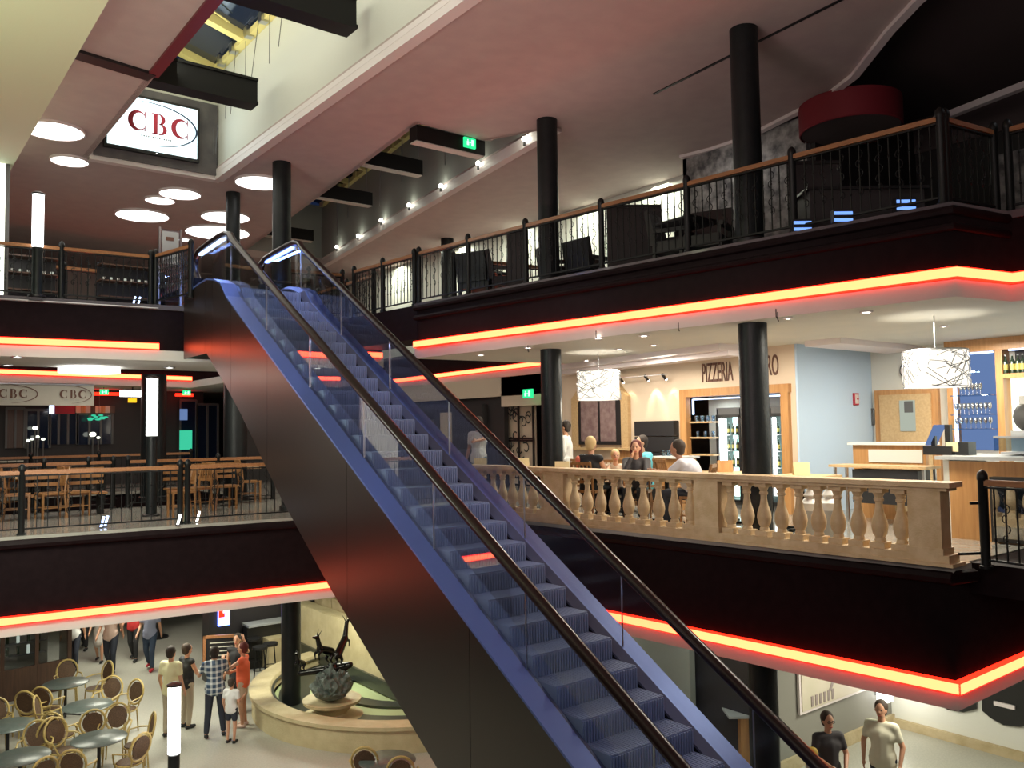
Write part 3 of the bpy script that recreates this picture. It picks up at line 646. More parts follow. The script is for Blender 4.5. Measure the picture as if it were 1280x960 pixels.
railing('Iron railing running away from the escalator landing beside the side void', (9.72, 22.5), (9.72, 17.75), 4.3, (0, .35, .7, 1), 1.12)
railing('Top floor railing behind the right side of the escalator landing', (7.3, 17.95), (8.9, 17.78), 4.3, (0, .5, 1), 1.05)
q0, q1 = P(-60, 300, 5.35), P(203, 327, 5.35)
yl = lambda x: 18.6+(x+2)*(17.95-18.6)/6.85+.12
railing('Top floor railing along the left gallery with a dark double post', (-.5, yl(-.5)), (4.72, yl(4.72)), 4.3, (0, .3, .69, 1), 1.05)
railing('Short ornamental railing panel beside the escalator newel at top left', (4.82, yl(4.75)), (5.12, 16.75), 4.3, (0, 1), 1.08, .09, 1)
for lb, y, x0, x1 in (('Rear railing of the left top floor gallery', 20.3, -.5, 5.2), ('Railing far behind the left top floor gallery', 26.2, -.5, 8.0)):
    railing(lb, (x0, y), (x1, y), 4.3, (0, .35, .7, 1), 1.05, .2, 0)
railing('Far top floor railing across the side void', (9.8, 27.5), (15.2, 27.6), 4.3, (0, .5, 1), 1.05, .25, 0)
railing('Top floor railing at the rear edge of the right gallery, by the side void', (10.0, 14.75), (14.4, 14.2), 4.3, (0, .5, 1), 1.05, .16, 0)
# middle floor, left
railing('Nearest middle floor railing at left, below the dining chairs', (-.5, 16.45), (4.72, 15.98), 0, (0, .52, 1), 1.08, .16, 3)
railing('Nearest middle floor railing right of the lamp post, running behind the escalator', (4.85, 15.97), (7.9, 15.66), 0, (0, .66, 1), 1.08, .16, 3)
railing('Rear railing of the left middle floor bridge', (-.5, 20.75), (4.6, 20.55), 0, (0, .33, .56, .73, .9, 1), 1.08, .16, 0)
railing('Rear railing of the middle floor bridge, right of the lamp post', (4.9, 20.5), (8.2, 20.2), 0, (0, .6, 1), 1.08, .16, 0)
railing('Railing across the far side of the left side void on the middle floor', (-.5, 26.7), (8.2, 26.7), 0, (0, .3, .5, .7, 1), 1.1, .22, 0)
railing('Middle floor railing at the right edge, next to the stone balustrade', (10.2, 4.32), (9.55, 1.0), -.02, (0, .45, 1), 1.02, .13, 2)
MB().bar((10.1, 4.42, .72), (10.2, 4.36, .72), .03, .03).bar((9.95, 4.5, .15), (10.2, 4.36, .15), .03, .03).out('wall_bracket', 'iron', [o for o in COL.objects if o.get('label', '').startswith('Middle floor railing at the right')][0], True)
# ------------------------------------------------------------------ sandstone balustrade
bt = thing('stone_balustrade', 'pale sandstone balustrade with turned balusters along the restaurant edge', 'balustrade', (9.85, 4.62, 0))
BA, BB = Vector((9.98, 4.72, 0)), Vector((9.62, 14.9, 0)); bd = (BB-BA).normalized(); nrm = Vector((bd.y, -bd.x, 0))
bprof = [(0, 0), (.085, 0), (.085, .07), (.06, .075), (.06, .1), (.05, .12), (.075, .17), (.088, .25), (.08, .32), (.05, .42), (.038, .5), (.038, .55), (.052, .56), (.052, .59), (.042, .6), (.06, .65), (.075, .66), (.075, .72), (0, .72)]
bb = MB(); bb.lathe([(r_*1.12, z_) for r_, z_ in bprof[2:-2]], 14); bb.box(-.095, .095, -.095, .095, 0, .07); bb.box(-.085, .085, -.085, .085, .66, .72); bme = bb.mesh('baluster'); bme.materials.append(M['stone'])
b = MB(); b.bar(BA-bd*.15+Vector((0, 0, .065)), BB+Vector((0, 0, .065)), .28, .13); b.bar(BA-bd*.2+Vector((0, 0, .02)), BB+Vector((0, 0, .02)), .34, .04); b.out('plinth', 'stone', bt, True)
b = MB(); b.bar(BA-bd*.2+Vector((0, 0, .93)), BB+Vector((0, 0, .93)), .36, .06); b.bar(BA-bd*.15+Vector((0, 0, .885)), BB+Vector((0, 0, .885)), .27, .05); b.out('coping', 'stone', bt, True)
def bq(px):
    r = ray(px, 600); n_ = Vector((bd.y, -bd.x)); t_ = Vector((BA.x, BA.y)).dot(n_)/(r.x*n_.x+r.y*n_.y); p = Vector((r.x, r.y, 0))*t_; return (p-BA).dot(bd)
peds = [0.1, bq(888), bq(700), bq(712)+1.2, 10.0]
peds = [(.12, .38), (bq(888), .42), (bq(698), .5), (10.05, .3)]
for s, wd in peds:
    c = BA+bd*s; b = MB(); b.bar(c-bd*wd/2+Vector((0, 0, .5)), c+bd*wd/2+Vector((0, 0, .5)), .25, .76); b.bar(c-bd*(wd/2+.02)+Vector((0, 0, .16)), c+bd*(wd/2+.02)+Vector((0, 0, .16)), .29, .08)
    b.out('pedestal', 'stone', bt, True)
ang = math.atan2(bd.y, bd.x)
for (s0, w0), (s1, w1), n in zip(peds, peds[1:], (10, 9, 11)):
    a, c = s0+w0/2, s1-w1/2
    for i in range(n):
        q = a+(c-a)*(i+.5)/n; o = shared('baluster', bme, bt, BA+bd*q+Vector((0, 0, .13))-Vector(bt.location)); o.scale = (1, 1, 1.02); o.rotation_euler = (0, 0, ang)

# ------------------------------------------------------------------ lamp posts
def lamppost(x, y, z, z0, z1, r, lb, lampw=30):
    t = thing('lamp_post', lb, 'lamp', (x, y, z), 0)
    MB().cyl((0, 0), r*.95, 0, z0-z-.02, 20).out('pole', 'column', t); MB().cyl((0, 0), r, z0-z, z1-z, 24).out('light_tube', 'e_tube', t)
    MB().lathe([(0, 0), (r+.02, 0), (r+.02, .03), (r*.6, .06), (0, .07)], 20, (0, 0, z1-z)).out('cap', 'black', t)
    MB().lathe([(r+.06, 0), (r+.06, .03), (r, .05)], 20).out('base', 'black', t)
lamppost(4.3, 14.8, -4.3, -3.66, -2.56, .1, 'glowing white tube lamp post on the ground floor in front of the man in yellow')
lamppost(4.75, 18.0, 0, 1.62, 2.78, .11, 'glowing white tube lamp post on the middle floor forming a cross with the lamp behind')
q = P(47, 308, 5.28); lamppost(q.x, q.y, 4.3, 5.28, 6.28, .1, 'glowing white tube lamp post at the left of the top floor')
structure(MB().box(1.0, 1.93, 16.9, 17.0, 0.02, 3.14).out('trim_20', 'lip'))
t = thing('light_column', 'tall glowing column at the left edge of the photo on the top floor', 'lamp', (1.98, 17.9, 3.2)); 
qa = P(2, 372, 4.3); MB().box(qa.x-.3, qa.x+.03, qa.y, qa.y+.1, 4.3, 6.9).out('glow_panel', 'e_white', t, True); MB().box(qa.x+.03, qa.x+.1, qa.y-.02, qa.y+.12, 4.3, 6.9).out('side_frame', 'grate', t, True); t.location = (0, 0, 0)
t.location = (qa.x, qa.y, 4.3)
for ch in t.children: ch.location = ch.location-Vector((qa.x, qa.y, 4.3))+Vector((1.98, 17.9, 3.2))
# ------------------------------------------------------------------ downlights in the middle ceiling
sp = [(748, 422, 'front row beside the dark column'), (805, 419, 'front row above the wall lights'), (817, 431, 'behind the front row, right of the bright one'), (774, 436, 'over the seated group'), (733, 450, 'rearmost, above the shining pendant shade'), (660, 434, 'left of the dark column'), (601, 443, 'far left of the pizzeria ceiling'), (1083, 389, 'nearest one, above the pale blue wall'), (1079, 430, 'above the wooden door'), (985, 397, 'right of the nearest dark column'), (1180, 407, 'above the pendant shade by the bar'), (863, 436, 'near the ceiling step by the lettering')]
for x, y, lb in sp:
    p = P(x, y, 3.15); big = x in (748, 805, 817, 774, 733, 601, 660, 1083)
    t = thing('downlight', 'small recessed ceiling spot, '+lb, 'lamp', p, 0, 'recessed spots in the pizzeria ceiling')
    r = .055 if big else .035
    MB().cyl((0, 0), r, -.015, 0, 14).out('lens', 'e_spot', t); MB().lathe([(r, -.02), (r+.03, -.02), (r+.03, 0), (r, 0)], 14).out('rim', 'lip', t)
for x, y, lb in ((22, 446, 'round ceiling spot at the far left under the top floor edge'), (9, 456, 'second round ceiling spot at the far left, by the ceiling edge'), (212, 459, 'small ceiling spot beside the end of the left ceiling')):
    p = P(x, y, 3.15); t = thing('downlight', lb, 'lamp', p, 0, 'recessed spots in the left ceiling'); MB().cyl((0, 0), .08, -.015, 0, 16).out('lens', 'e_disc', t); MB().lathe([(.08, -.02), (.12, -.02), (.12, 0), (.08, 0)], 16).out('rim', 'steel', t)
for x, y, r, lb in ((112, 462, .62, 'wide flat white ceiling light at the rear edge of the left middle ceiling'), (178, 492, .5, 'flat white ceiling light crossing the tube lamp post'), (160, 484, .3, 'thin flat ceiling light far left of the cross of lamps'), (240, 485, .4, 'thin flat ceiling light far right of the cross of lamps')):
    z = 3.1
    if x == 112: p = P(x, y, 3.1)
    else: p = PY(x, y, {178: 23.0, 160: 29.0, 240: 29.0}[x])
    t = thing('ceiling_light', lb, 'lamp', p, 0, 'flat lights of the left middle floor')
    if x == 178: MB().box(-.52, .52, -.1, .1, -.08, .08).out('diffuser', 'e_tube', t); MB().box(-.54, .54, -.08, .08, .08, .1).tube([(0, 0, .1), (0, 0, max(.12, 3.15-p.z))], .012, 6).out('hanger', 'black', t)
    else: MB().cyl((0, 0), r, -.03 if x != 112 else -.07, .03, 32).out('diffuser', 'e_disc', t); MB().cyl((0, 0), .05, .03, max(.05, 3.15-p.z), 8).out('hanger', 'black', t)
# ceiling hooks
for i, (x, y) in enumerate(((745, 415), (660, 433), (848, 405), (970, 388), (972, 392), (1000, 432))):
    p = P(x, y, 3.13); t = thing('ceiling_hook', ['tiny dark ceiling hook above the front spot', 'tiny dark ceiling hook left of the dark column', 'tiny dark ceiling hook near the left of the nearest column top', 'tiny dark ceiling hook right of the nearest column', 'second tiny dark hook right of the nearest column', 'tiny dark ceiling hook above the pale blue wall corner'][i], 'hook', p)
    MB().tube([(0, 0, .02), (0, 0, -.08), (.02, 0, -.1)], .008, 6).out('hook', 'black', t)

# ------------------------------------------------------------------ restaurant walls
structure(MB().box(13.7, 13.9, 11.7, 15.6, 0, 3.15).box(13.7, 13.9, 9.01, 11.7, 2.4, 3.15).box(13.7, 13.9, 9.01, 9.12, 0, 2.4).out('wall_pizzeria', 'wall'))
structure(MB().box(13.69, 16.4, 8.96, 9.0, 0, 3.15).out('wall_corner', 'wallb'))
structure(MB().box(16.3, 16.5, 2, 9.0, 0, 3.15).out('wall_bar', 'wallw'))
structure(MB().box(13.7, 20, 15.6, 15.7, 0, 3.15).out('wall_side', 'wall'))
structure(MB().box(14.6, 14.8, 15.7, 19.2, 2.3, 3.15).out('wall_arcade', 'wall'))
# stepped cornice under the middle ceiling
c0, c1 = P(899, 432, 3.15), P(735, 458, 3.15)
structure(MB().bar((12.55, 9.6, 3.09), (13.35, 15.4, 3.09), .5, .12).bar((12.75, 9.6, 2.99), (13.5, 15.4, 2.99), .4, .1).out('trim_21', 'lip'))
# bar ceiling step
structure(MB().box(13.4, 16.3, 7.9, 8.6, 3.05, 3.15).out('trim_22', 'lip'))
# niche with fridges
t = thing('display_niche', 'orange wooden framed niche behind the fridges under the pizzeria lettering', 'niche', (13.75, 10.3, 0))
b = MB(); b.box(13.6, 13.75, 9.12, 9.28, 0, 2.26).out('frame_post', 'wood', t, True); MB().box(13.6, 13.75, 11.55, 11.72, 0, 2.26).out('frame_post', 'wood', t, True); MB().box(13.6, 13.75, 9.1, 11.72, 2.26, 2.42).out('frame_head', 'wood', t, True)
MB().box(14.55, 14.6, 9.1, 11.72, 0, 2.42).out('back_panel', 'wallw', t, True); lamp('AREA', (14.1, 11.2, 2.2), 6, (.9, 1, 1), .3); MB().box(13.78, 13.82, 9.35, 11.5, 2.2, 2.225).out('light_strip', 'e_bluew', t, True)
MB().box(13.78, 13.81, 11.5, 11.53, 1.9, 2.22).out('light_strip', 'e_bluew', t, True)
for z in (1.72, 1.40, 1.05, .7): MB().box(13.7, 14.1, 10.95, 11.55, z, z+.03).out('shelf', 'wood2', t, True)
def fridge(y0, y1, lb, k):
    t = thing('drinks_fridge', lb, 'fridge', (13.95, (y0+y1)/2, 0), 0, 'glass door drinks fridges in the niche')
    x0 = 13.9
    b = MB(); b.box(x0+.5, x0+.55, y0, y1, 0, 2.0); b.box(x0, x0+.5, y0, y0+.04, 0, 2.0); b.box(x0, x0+.5, y1-.04, y1, 0, 2.0); b.box(x0, x0+.5, y0, y1, 1.86, 2.02); b.box(x0, x0+.5, y0, y1, 0, .18); b.out('cabinet', 'grate', t, True)
    MB().box(x0+.46, x0+.49, y0+.05, y1-.05, .2, 1.85).out('lit_back', 'e_fridge', t, True)
    MB().box(x0+.02, x0+.06, y1-.11 if k else y1-.2, y1-.05, .3, 1.8).out('light_tube', 'e_tube', t, True)
    for z in (.5, .82, 1.14, 1.46): MB().box(x0+.08, x0+.45, y0+.05, y1-.05, z, z+.015).out('shelf', 'steel', t, True)
    f = MB().box(x0-.03, x0, y0, y0+.05, .15, 1.86).box(x0-.03, x0, y1-.05, y1, .15, 1.86).box(x0-.03, x0, y0, y1, .12, .17).box(x0-.03, x0, y0, y1, 1.82, 1.88).out('door_frame', 'black', t, True)
    MB().box(x0-.02, x0-.012, y0+.05, y1-.05, .17, 1.82).out('door_glass', 'glass', t, True)
    return x0, y0, y1
fr = [fridge(10.4, 11.0, 'glass door drinks fridge with a bright tube, nearest the glass shelves', 0), fridge(9.78, 10.38, 'glass door drinks fridge mostly behind the dark column', 1), fridge(9.33, 9.74, 'glass door drinks fridge right of the dark column', 1)]
def bottle_proto(h, r, m, lab='label', name='bottle'):
    t = thing(name, 'dark bottle', 'bottle'); MB().lathe([(0, 0), (r, 0), (r, h*.6), (r*.9, h*.66), (r*.35, h*.76), (r*.3, h*.97), (0, h*.97)], 10).out('body', m, t)
    MB().lathe([(r*1.02, h*.2), (r*1.02, h*.5)], 10).out('label', lab, t); MB().cyl((0, 0), r*.36, h*.93, h, 8).out('cap', 'steel', t); return t
bp = bottle_proto(.24, .032, 'bottle'); cnt = 0
ORD = ['first', 'second', 'third', 'fourth', 'fifth', 'sixth', 'seventh', 'eighth', 'ninth', 'tenth']
for fi, (x0, y0, y1) in enumerate(fr):
    for si, z in enumerate((.515, .835, 1.155, 1.475)):
        n = 5 if fi < 2 else 3
        for k in range(n):
            cnt += 1; dup(bp, (x0+.13, y0+.1+(y1-y0-.2)*k/(n-1), z), 0, '%s bottle from the left, %s shelf of the %s fridge' % (ORD[k], ('lowest', 'second lowest', 'second highest', 'top')[si], ('left', 'middle', 'right')[fi]), 'bottles in the drinks fridges')
# wine and water glasses
def goblet():
    t = thing('wine_glass', 'glass', 'glass'); MB().lathe([(.0, 0), (.034, 0), (.034, .004), (.005, .01), (.004, .08), (.02, .095), (.035, .13), (.034, .17), (.028, .2)], 10).out('bowl', 'glassb', t); return t
def tumbler():
    t = thing('drinking_glass', 'glass', 'glass'); MB().lathe([(0, 0), (.03, 0), (.034, .12), (.032, .12), (.028, .008)], 10).out('body', 'glassw', t); return t
tp_ = tumbler(); gp = goblet()
for z, n in ((1.75, 8), (1.43, 6)):
    for k in range(n): dup(tp_, (13.78+.12*(k % 2), 11.0+.5*k/(n-1), z), 0, '%s clear glass from the right on the %s niche shelf beside the fridges' % (ORD[k], 'upper' if z > 1.6 else 'lower'), 'glasses on the niche shelves')
# lettering
mw = face_m((13.69, 11.18, 2.72), (0, -1, .0), (0, 0, 1))
sg = thing('wall_lettering', 'tall thin dark letters reading PIZZERIA above the niche', 'sign', (0, 0, 0))
text('PIZZERIA', .56, 'lettering', 'p_brown', sg, mw, .01, .34, 'LEFT'); text('C', .56, 'lettering', 'p_brown', sg, face_m((13.69, 10.26, 2.73), (0, -1, 0), (0, 0, 1)), .01, .34, 'LEFT'); text('RO', .56, 'lettering', 'p_brown', sg, face_m((13.69, 9.62, 2.77), (0, -1, 0), (0, 0, 1)), .01, .34, 'LEFT')
sg.location = (13.69, 10.3, 2.45)
for ch in sg.children: ch.location = (-13.69, -10.3, -2.45)
M['wpane'] = mat('mauve_window_pane', (.20, .13, .13), .15, noise=((.28, .20, .19), 8), bump=.3, bscale=30)
# window with chamfered golden frame
t = thing('wall_window', 'dark two-pane window in a golden chamfered frame on the cream wall', 'window', (13.66, 14.1, 1.2))
fo = [(13.22, 1.2), (15.1, 1.2), (15.1, 2.35), (14.72, 2.72), (13.6, 2.72), (13.22, 2.35)]; fi_ = [(13.44, 1.2), (14.88, 1.2), (14.88, 2.25), (14.62, 2.5), (13.7, 2.5), (13.44, 2.25)]
b = MB(); 
for i in range(6):
    j = (i+1) % 6
    if i == 0: continue
    b.sheet([fo[i], fo[j], fi_[j], fi_[i]], 13.6, 13.7)
b.out('frame', 'yellow' if False else 'wood2', t, True)
MB().box(13.62, 13.68, 13.44, 14.88, 1.26, 2.4).out('sash', 'black', t, True)
MB().box(13.61, 13.63, 13.62, 14.12, 1.34, 2.32).out('pane', 'wpane', t, True); MB().box(13.61, 13.63, 14.2, 14.78, 1.34, 2.32).out('pane', 'wpane', t, True)
MB().box(13.5, 13.7, 13.1, 15.3, 1.14, 1.2).out('sill', 'wood2', t, True)
# upholstered bench, wall lights
t = thing('banquette', 'high black quilted banquette back against the cream wall', 'bench', (13.5, 12.4, 0)); MB().box(13.52, 13.67, 11.82, 12.95, .45, 1.1).out('back_cushion', 'cushion', t, True); MB().box(13.52, 13.67, 11.82, 12.95, 1.12, 1.44).out('back_cushion', 'cushion', t, True); MB().box(13.52, 13.67, 11.82, 12.95, 1.46, 1.78).out('back_cushion', 'cushion', t, True); MB().box(13.0, 13.55, 11.82, 12.95, .1, .46).out('seat', 'cushion', t, True)
t = thing('wainscot', 'brown wooden wall panel below the window at the banquette', 'panel', (13.65, 13.2, 0)); MB().box(13.62, 13.69, 12.96, 13.6, 0, 1.2).out('panel', 'wood', t, True); MB().box(13.6, 13.69, 12.96, 13.6, 1.16, 1.2).out('cap', 'wood2', t, True)
t = thing('wall_light_rail', 'rail of three small spotlights washing the cream wall with warm light', 'lamp', (13.35, 12.4, 2.72)); MB().tube([(13.35, 11.8, 2.75), (13.35, 14.0, 2.75)], .012, 6).out('rail', 'steel', t, True)
for i, y in enumerate((13.2, 12.45, 11.95)):
    MB().tube([(13.35, y, 2.76), (13.45, y, 2.66)], .03, 8).out('lamp_head', 'black', t, True); MB().ell((13.47, y, 2.65), .022, .022, .022, 8, 6).out('bulb', 'e_spot', t, True)
    lamp('SPOT', (13.42, y, 2.72), (60, 200, 90)[i], (1, .8, .5), .03, target=(13.75, y-.02, 1.9), spot=.9, blend=.7)
# pendant shades of bright wire
def pendant(x, y, lb, d=.55, h=.45, z=2.16):
    t = thing('pendant_lamp', lb, 'lamp', (x, y, z), 0, 'bright woven wire pendant shades')
    sh = MB(); rnd = random.Random(int(x*10))
    for k in range(90):
        a = rnd.random()*2*PI; z0 = rnd.random()*h; pts = []
        da, dz = (rnd.random()-.5)*.9, (rnd.random()-.5)*.9
        for j in range(5): pts.append((d*(1+.04*rnd.random())*math.cos(a+da*j), d*(1+.04*rnd.random())*math.sin(a+da*j), min(h, max(0, z0+dz*j*.5*h))))
        sh.tube(pts, .006, 3, False)
    o = sh.out('wire_shade', 'steel', t); 
    MB().lathe([(d*.97, .0), (d*.97, h)], 28).out('inner_shade', 'shadeperf', t)
    for k in range(6): a = k*PI/3; MB().ell((.3*math.cos(a), .3*math.sin(a), .12), .06, .06, .07, 8, 6).out('bulb', 'e_tube', t)
    MB().tube([(0, 0, h*.5), (0, 0, 3.15-z)], .01, 6).out('cord', 'steel', t); MB().lathe([(d, h), (d*.98, h+.02)], 28).tube([(-d, 0, h), (d, 0, h)], .008, 5).out('hoop', 'steel', t)
    lamp('POINT', (x, y, z-.15), 40, (1, .9, .7), .2)
q = PX(749, 500, 11.6); pendant(q.x, q.y, 'bright woven wire pendant shade over the seated group', .42, .56, q.z)
q = PX(1171, 484, 11.9); pendant(q.x, q.y, 'bright woven wire pendant shade beside the bar', .42, .50, q.z)
# wood door, signs on the walls
t = structure(MB().box(16.2, 16.3, 7.6, 8.86, 0, 2.32).out('door_1', 'wood')); MB().box(16.16, 16.2, 7.72, 8.74, 0, 2.22).out('leaf', 'wood2', t); MB().box(16.14, 16.17, 8.02, 8.32, 1.5, 2.1).out('pane', 'e_glow', t); MB().box(16.13, 16.16, 8.05, 8.22, 1.86, 2.08).out('notice', 'grate', t); MB().tube([(16.12, 8.62, 1.15), (16.12, 8.5, 1.15)], .015, 6).out('handle', 'steel', t)
def wallbox(name, lb, cat, boxes, base, grp=None):
    t = thing(name, lb, cat, base, 0, grp)
    for nm, m, bx in boxes: MB().box(*bx).out(nm, m, t, True)
    return t
q = PY(1067, 499, 8.99); wallbox('wall_sign', 'small red and white square sign on the pale blue wall', 'sign', [('panel', 'p_red', (q.x-.09, q.x+.09, 8.925, 8.955, q.z-.12, q.z+.12)), ('symbol', 'white', (q.x-.05, q.x-.01, 8.915, 8.925, q.z-.09, q.z+.09)), ('symbol', 'white', (q.x+.01, q.x+.06, 8.915, 8.925, q.z-.09, q.z-.01)), ('symbol', 'white', (q.x+.01, q.x+.06, 8.915, 8.925, q.z+.02, q.z+.09))], (q.x, 8.98, q.z))
q = PY(1090, 521, 8.99); wallbox('notice', 'small grey framed notice on the pale blue wall', 'sign', [('frame', 'grate', (q.x-.09, q.x+.09, 8.925, 8.955, q.z-.17, q.z+.17)), ('sheet', 'p_grey', (q.x-.07, q.x+.07, 8.915, 8.925, q.z-.15, q.z+.15))], (q.x, 8.98, q.z))
q = PY(1005, 585, 8.99); wallbox('light_switch', 'small pale switch plate low on the pale blue wall', 'switch', [('plate', 'lip', (q.x-.05, q.x+.05, 8.93, 8.96, q.z-.1, q.z+.1)), ('rocker', 'white', (q.x-.03, q.x+.03, 8.92, 8.93, q.z-.03, q.z+.06))], (q.x, 8.98, q.z))
q = PX(1136, 463, 16.29); t = thing('wall_clock', 'round dark clock on the wall above the wooden door', 'clock', (16.28, q.y, q.z)); MB().sheet([(.17*math.cos(k*PI/12), .17*math.sin(k*PI/12)) for k in range(24)], -.03, 0).out('rim', 'grate', t); MB().sheet([(.14*math.cos(k*PI/12), .14*math.sin(k*PI/12)) for k in range(24)], -.04, -.03).out('dial', 'lip', t)
# back bar cabinet with glass shelves
t = thing('back_bar', 'wooden back bar with a blue lit shelf recess and a bottle niche', 'cabinet', (16.2, 6.6, 0))
wp = lambda px, py: PX(px, py, 16.0)
y_l, y_r = wp(1190, 440).y, wp(1243, 436).y
zt, zb_ = 2.93, 1.15
MB().box(16.0, 16.3, y_l, y_l+.12, 0, 3.15).out('side_panel', 'wood', t, True)
MB().box(16.0, 16.3, y_r-.12, y_r, 0, 3.15).out('side_panel', 'wood', t, True); MB().box(15.95, 16.3, 2.5, y_l+.12, zt, 3.15).out('header', 'wood', t, True)
MB().box(16.24, 16.28, y_r, y_l, zb_, zt).out('blue_back', 'e_blueb', t, True); MB().box(15.98, 16.02, y_r+.03, y_l-.03, zt-.04, zt-.01).out('light_strip', 'e_bluew', t, True); MB().box(15.98, 16.02, y_l-.05, y_l, 1.3, zt).out('light_strip', 'e_bluew', t, True)
shz = [1.3+.0, 1.57, 1.98]
rows = [(591, 8), (567, 9), (0, 0)]
z1 = PX(1218, 535, 15.95).z; z2 = PX(1218, 517, 15.95).z; z3 = PX(1216, 493, 15.95).z
for z in (z1, z2, z3): MB().box(15.8, 16.24, y_r+.02, y_l-.02, z-.03, z-.01).out('glass_shelf', 'glassw', t, True)
for z, n, a, c in ((z1, 8, .0, 1.0), (z2, 9, .0, 1.0), (z3, 6, .18, .75)):
    for k in range(n):
        yy = y_l-.08-(y_l-y_r-.16)*(a+(c-a)*k/(n-1)); dup(gp, (15.9, yy, z-.01), 0, ORD[k]+' wine glass from the left in the %s row of the back bar' % {z1: 'lowest', z2: 'middle', z3: 'upper'}[z], 'wine glasses on the back bar')
bp2 = bottle_proto(.33, .04, 'glassw', 'white'); q = PX(1207, 464, 15.95); dup(bp2, (15.95, q.y, q.z), 0, 'clear bottle standing alone above the wine glasses')
MB().box(15.85, 16.05, q.y-.2, q.y+.2, q.z-.03, q.z-.005).out('glass_shelf', 'glassw', t, True)
yy0 = y_r-.12
MB().box(15.95, 16.3, 2.5, yy0, 2.42, 2.5).out('niche_shelf', 'wood', t, True); MB().box(16.24, 16.28, 2.5, yy0-.12, 2.5, zt).out('niche_back', 'walld', t, True); MB().box(15.97, 16.0, 2.5, yy0-.12, zt-.03, zt).out('light_strip', 'e_bluew', t, True)
MB().box(16.2, 16.26, 2.5, yy0-.05, 1.0, 2.42).out('lit_splashback', 'e_white', t, True)
bp3 = bottle_proto(.34, .045, 'bottle', 'label')
for k, x in enumerate((1248, 1257, 1266, 1273, 1279)):
    q = PX(x, 462, 16.08); dup(bp3, (16.08, q.y, 2.5), 0, ['dark bottle with a pale label at the left of the bottle niche', 'dark slim bottle second from left in the bottle niche', 'dark bottle in the middle of the bottle niche', 'dark bottle with a yellow label near the right photo edge', 'dark bottle cut by the right photo edge in the bottle niche'][k], 'bottles in the back bar niche')
# counters
wallbox('service_counter', 'wooden service counter with white worktop in front of the wooden door', 'counter', [('body', 'wood', (14.1, 14.2, 6.85, 8.15, 0, 1.28)), ('body_side', 'wood2', (13.6, 14.1, 7.0, 7.15, .2, .95)), ('panel', 'wallw', (14.08, 14.1, 6.9, 7.85, .98, 1.2)), ('worktop', 'white', (14.0, 14.5, 6.8, 8.2, 1.28, 1.32))], (14.1, 7.5, 0))
wallbox('side_table', 'low narrow table with pale top before the service counter', 'table', [('top', 'wood2', (13.05, 13.55, 6.35, 8.0, .93, .97)), ('wine_rack', 'cushion', (13.1, 13.5, 6.5, 7.6, .35, .9)), ('leg', 'steel', (13.1, 13.14, 6.4, 6.44, 0, .93)), ('leg', 'steel', (13.1, 13.14, 7.9, 7.94, 0, .93)), ('leg', 'steel', (13.46, 13.5, 6.4, 6.44, 0, .93)), ('leg', 'steel', (13.46, 13.5, 7.9, 7.94, 0, .93))], (13.3, 7.2, 0))
t = wallbox('bar_counter', 'bar counter with grey stone worktop and wooden front at the right edge', 'counter', [('front', 'wood', (12.4, 12.5, 2.0, 5.7, 0, 1.1)), ('end_panel', 'wallw', (12.42, 13.6, 5.7, 5.78, 0, 1.12)), ('worktop', 'p_grey', (12.3, 13.7, 2.0, 5.85, 1.12, 1.17)), ('shelf', 'steel', (12.9, 13.6, 2.2, 5.2, 1.19, 1.22))], (13, 4, 0))
wallbox('glass_case', 'low glass display case on the bar worktop', 'display case', [('glass_top', 'glassw', (12.7, 13.4, 2.4, 5.2, 1.42, 1.44)), ('glass_front', 'glassw', (12.7, 12.71, 2.4, 5.2, 1.24, 1.42)), ('edge', 'steel', (12.68, 12.71, 2.4, 5.2, 1.42, 1.45)), ('tray', 'wood2', (12.8, 13.2, 3.2, 4.0, 1.24, 1.27))], (13, 4, 1.22))
q = PX(1178, 560, 12.9)
t = thing('cash_register', 'black touchscreen cash register at the end of the bar counter', 'cash register', (12.9, q.y, 1.17)); y = q.y
MB().box(12.75, 13.1, y-.2, y+.22, 1.17, 1.3).out('drawer_base', 'black', t, True); MB().bar((12.9, y+.12, 1.3), (12.9, y+.12, 1.45), .06, .06).out('stand', 'black', t, True); MB().add([(12.78, y+.2, 1.32), (13.1, y+.2, 1.32), (13.1, y+.06, 1.62), (12.78, y+.06, 1.62), (12.78, y+.17, 1.31), (13.1, y+.17, 1.31), (13.1, y+.03, 1.6), (12.78, y+.03, 1.6)], [(0, 1, 2, 3), (7, 6, 5, 4), (0, 4, 5, 1), (1, 5, 6, 2), (2, 6, 7, 3), (3, 7, 4, 0)]).out('screen', 'e_blueb', t, True); MB().box(12.8, 13.05, y-.42, y-.24, 1.17, 1.36).out('card_printer', 'black', t, True); MB().box(12.79, 12.8, y-.1, y-.28, 1.22, 1.36).out('receipt', 'paper', t, True); MB().box(12.86, 12.94, y-.14, y-.06, 1.3, 1.62).out('customer_display', 'black', t, True)
q = PX(1284, 520, 13.3)
t = thing('coffee_machine', 'rounded dark coffee machine with white cups at the right edge of the bar', 'machine', (13.3, q.y, 1.22)); y = q.y
MB().box(13.1, 13.6, y-.35, y+.15, 1.22, 1.52).out('base', 'steel', t, True); MB().ell((13.35, y-.05, 1.72), .22, .25, .24, 14, 10).out('hopper', 'grate', t, True); MB().cyl((13.35, y-.05), .16, 1.9, 2.02, 14).out('lid', 'white', t, True)
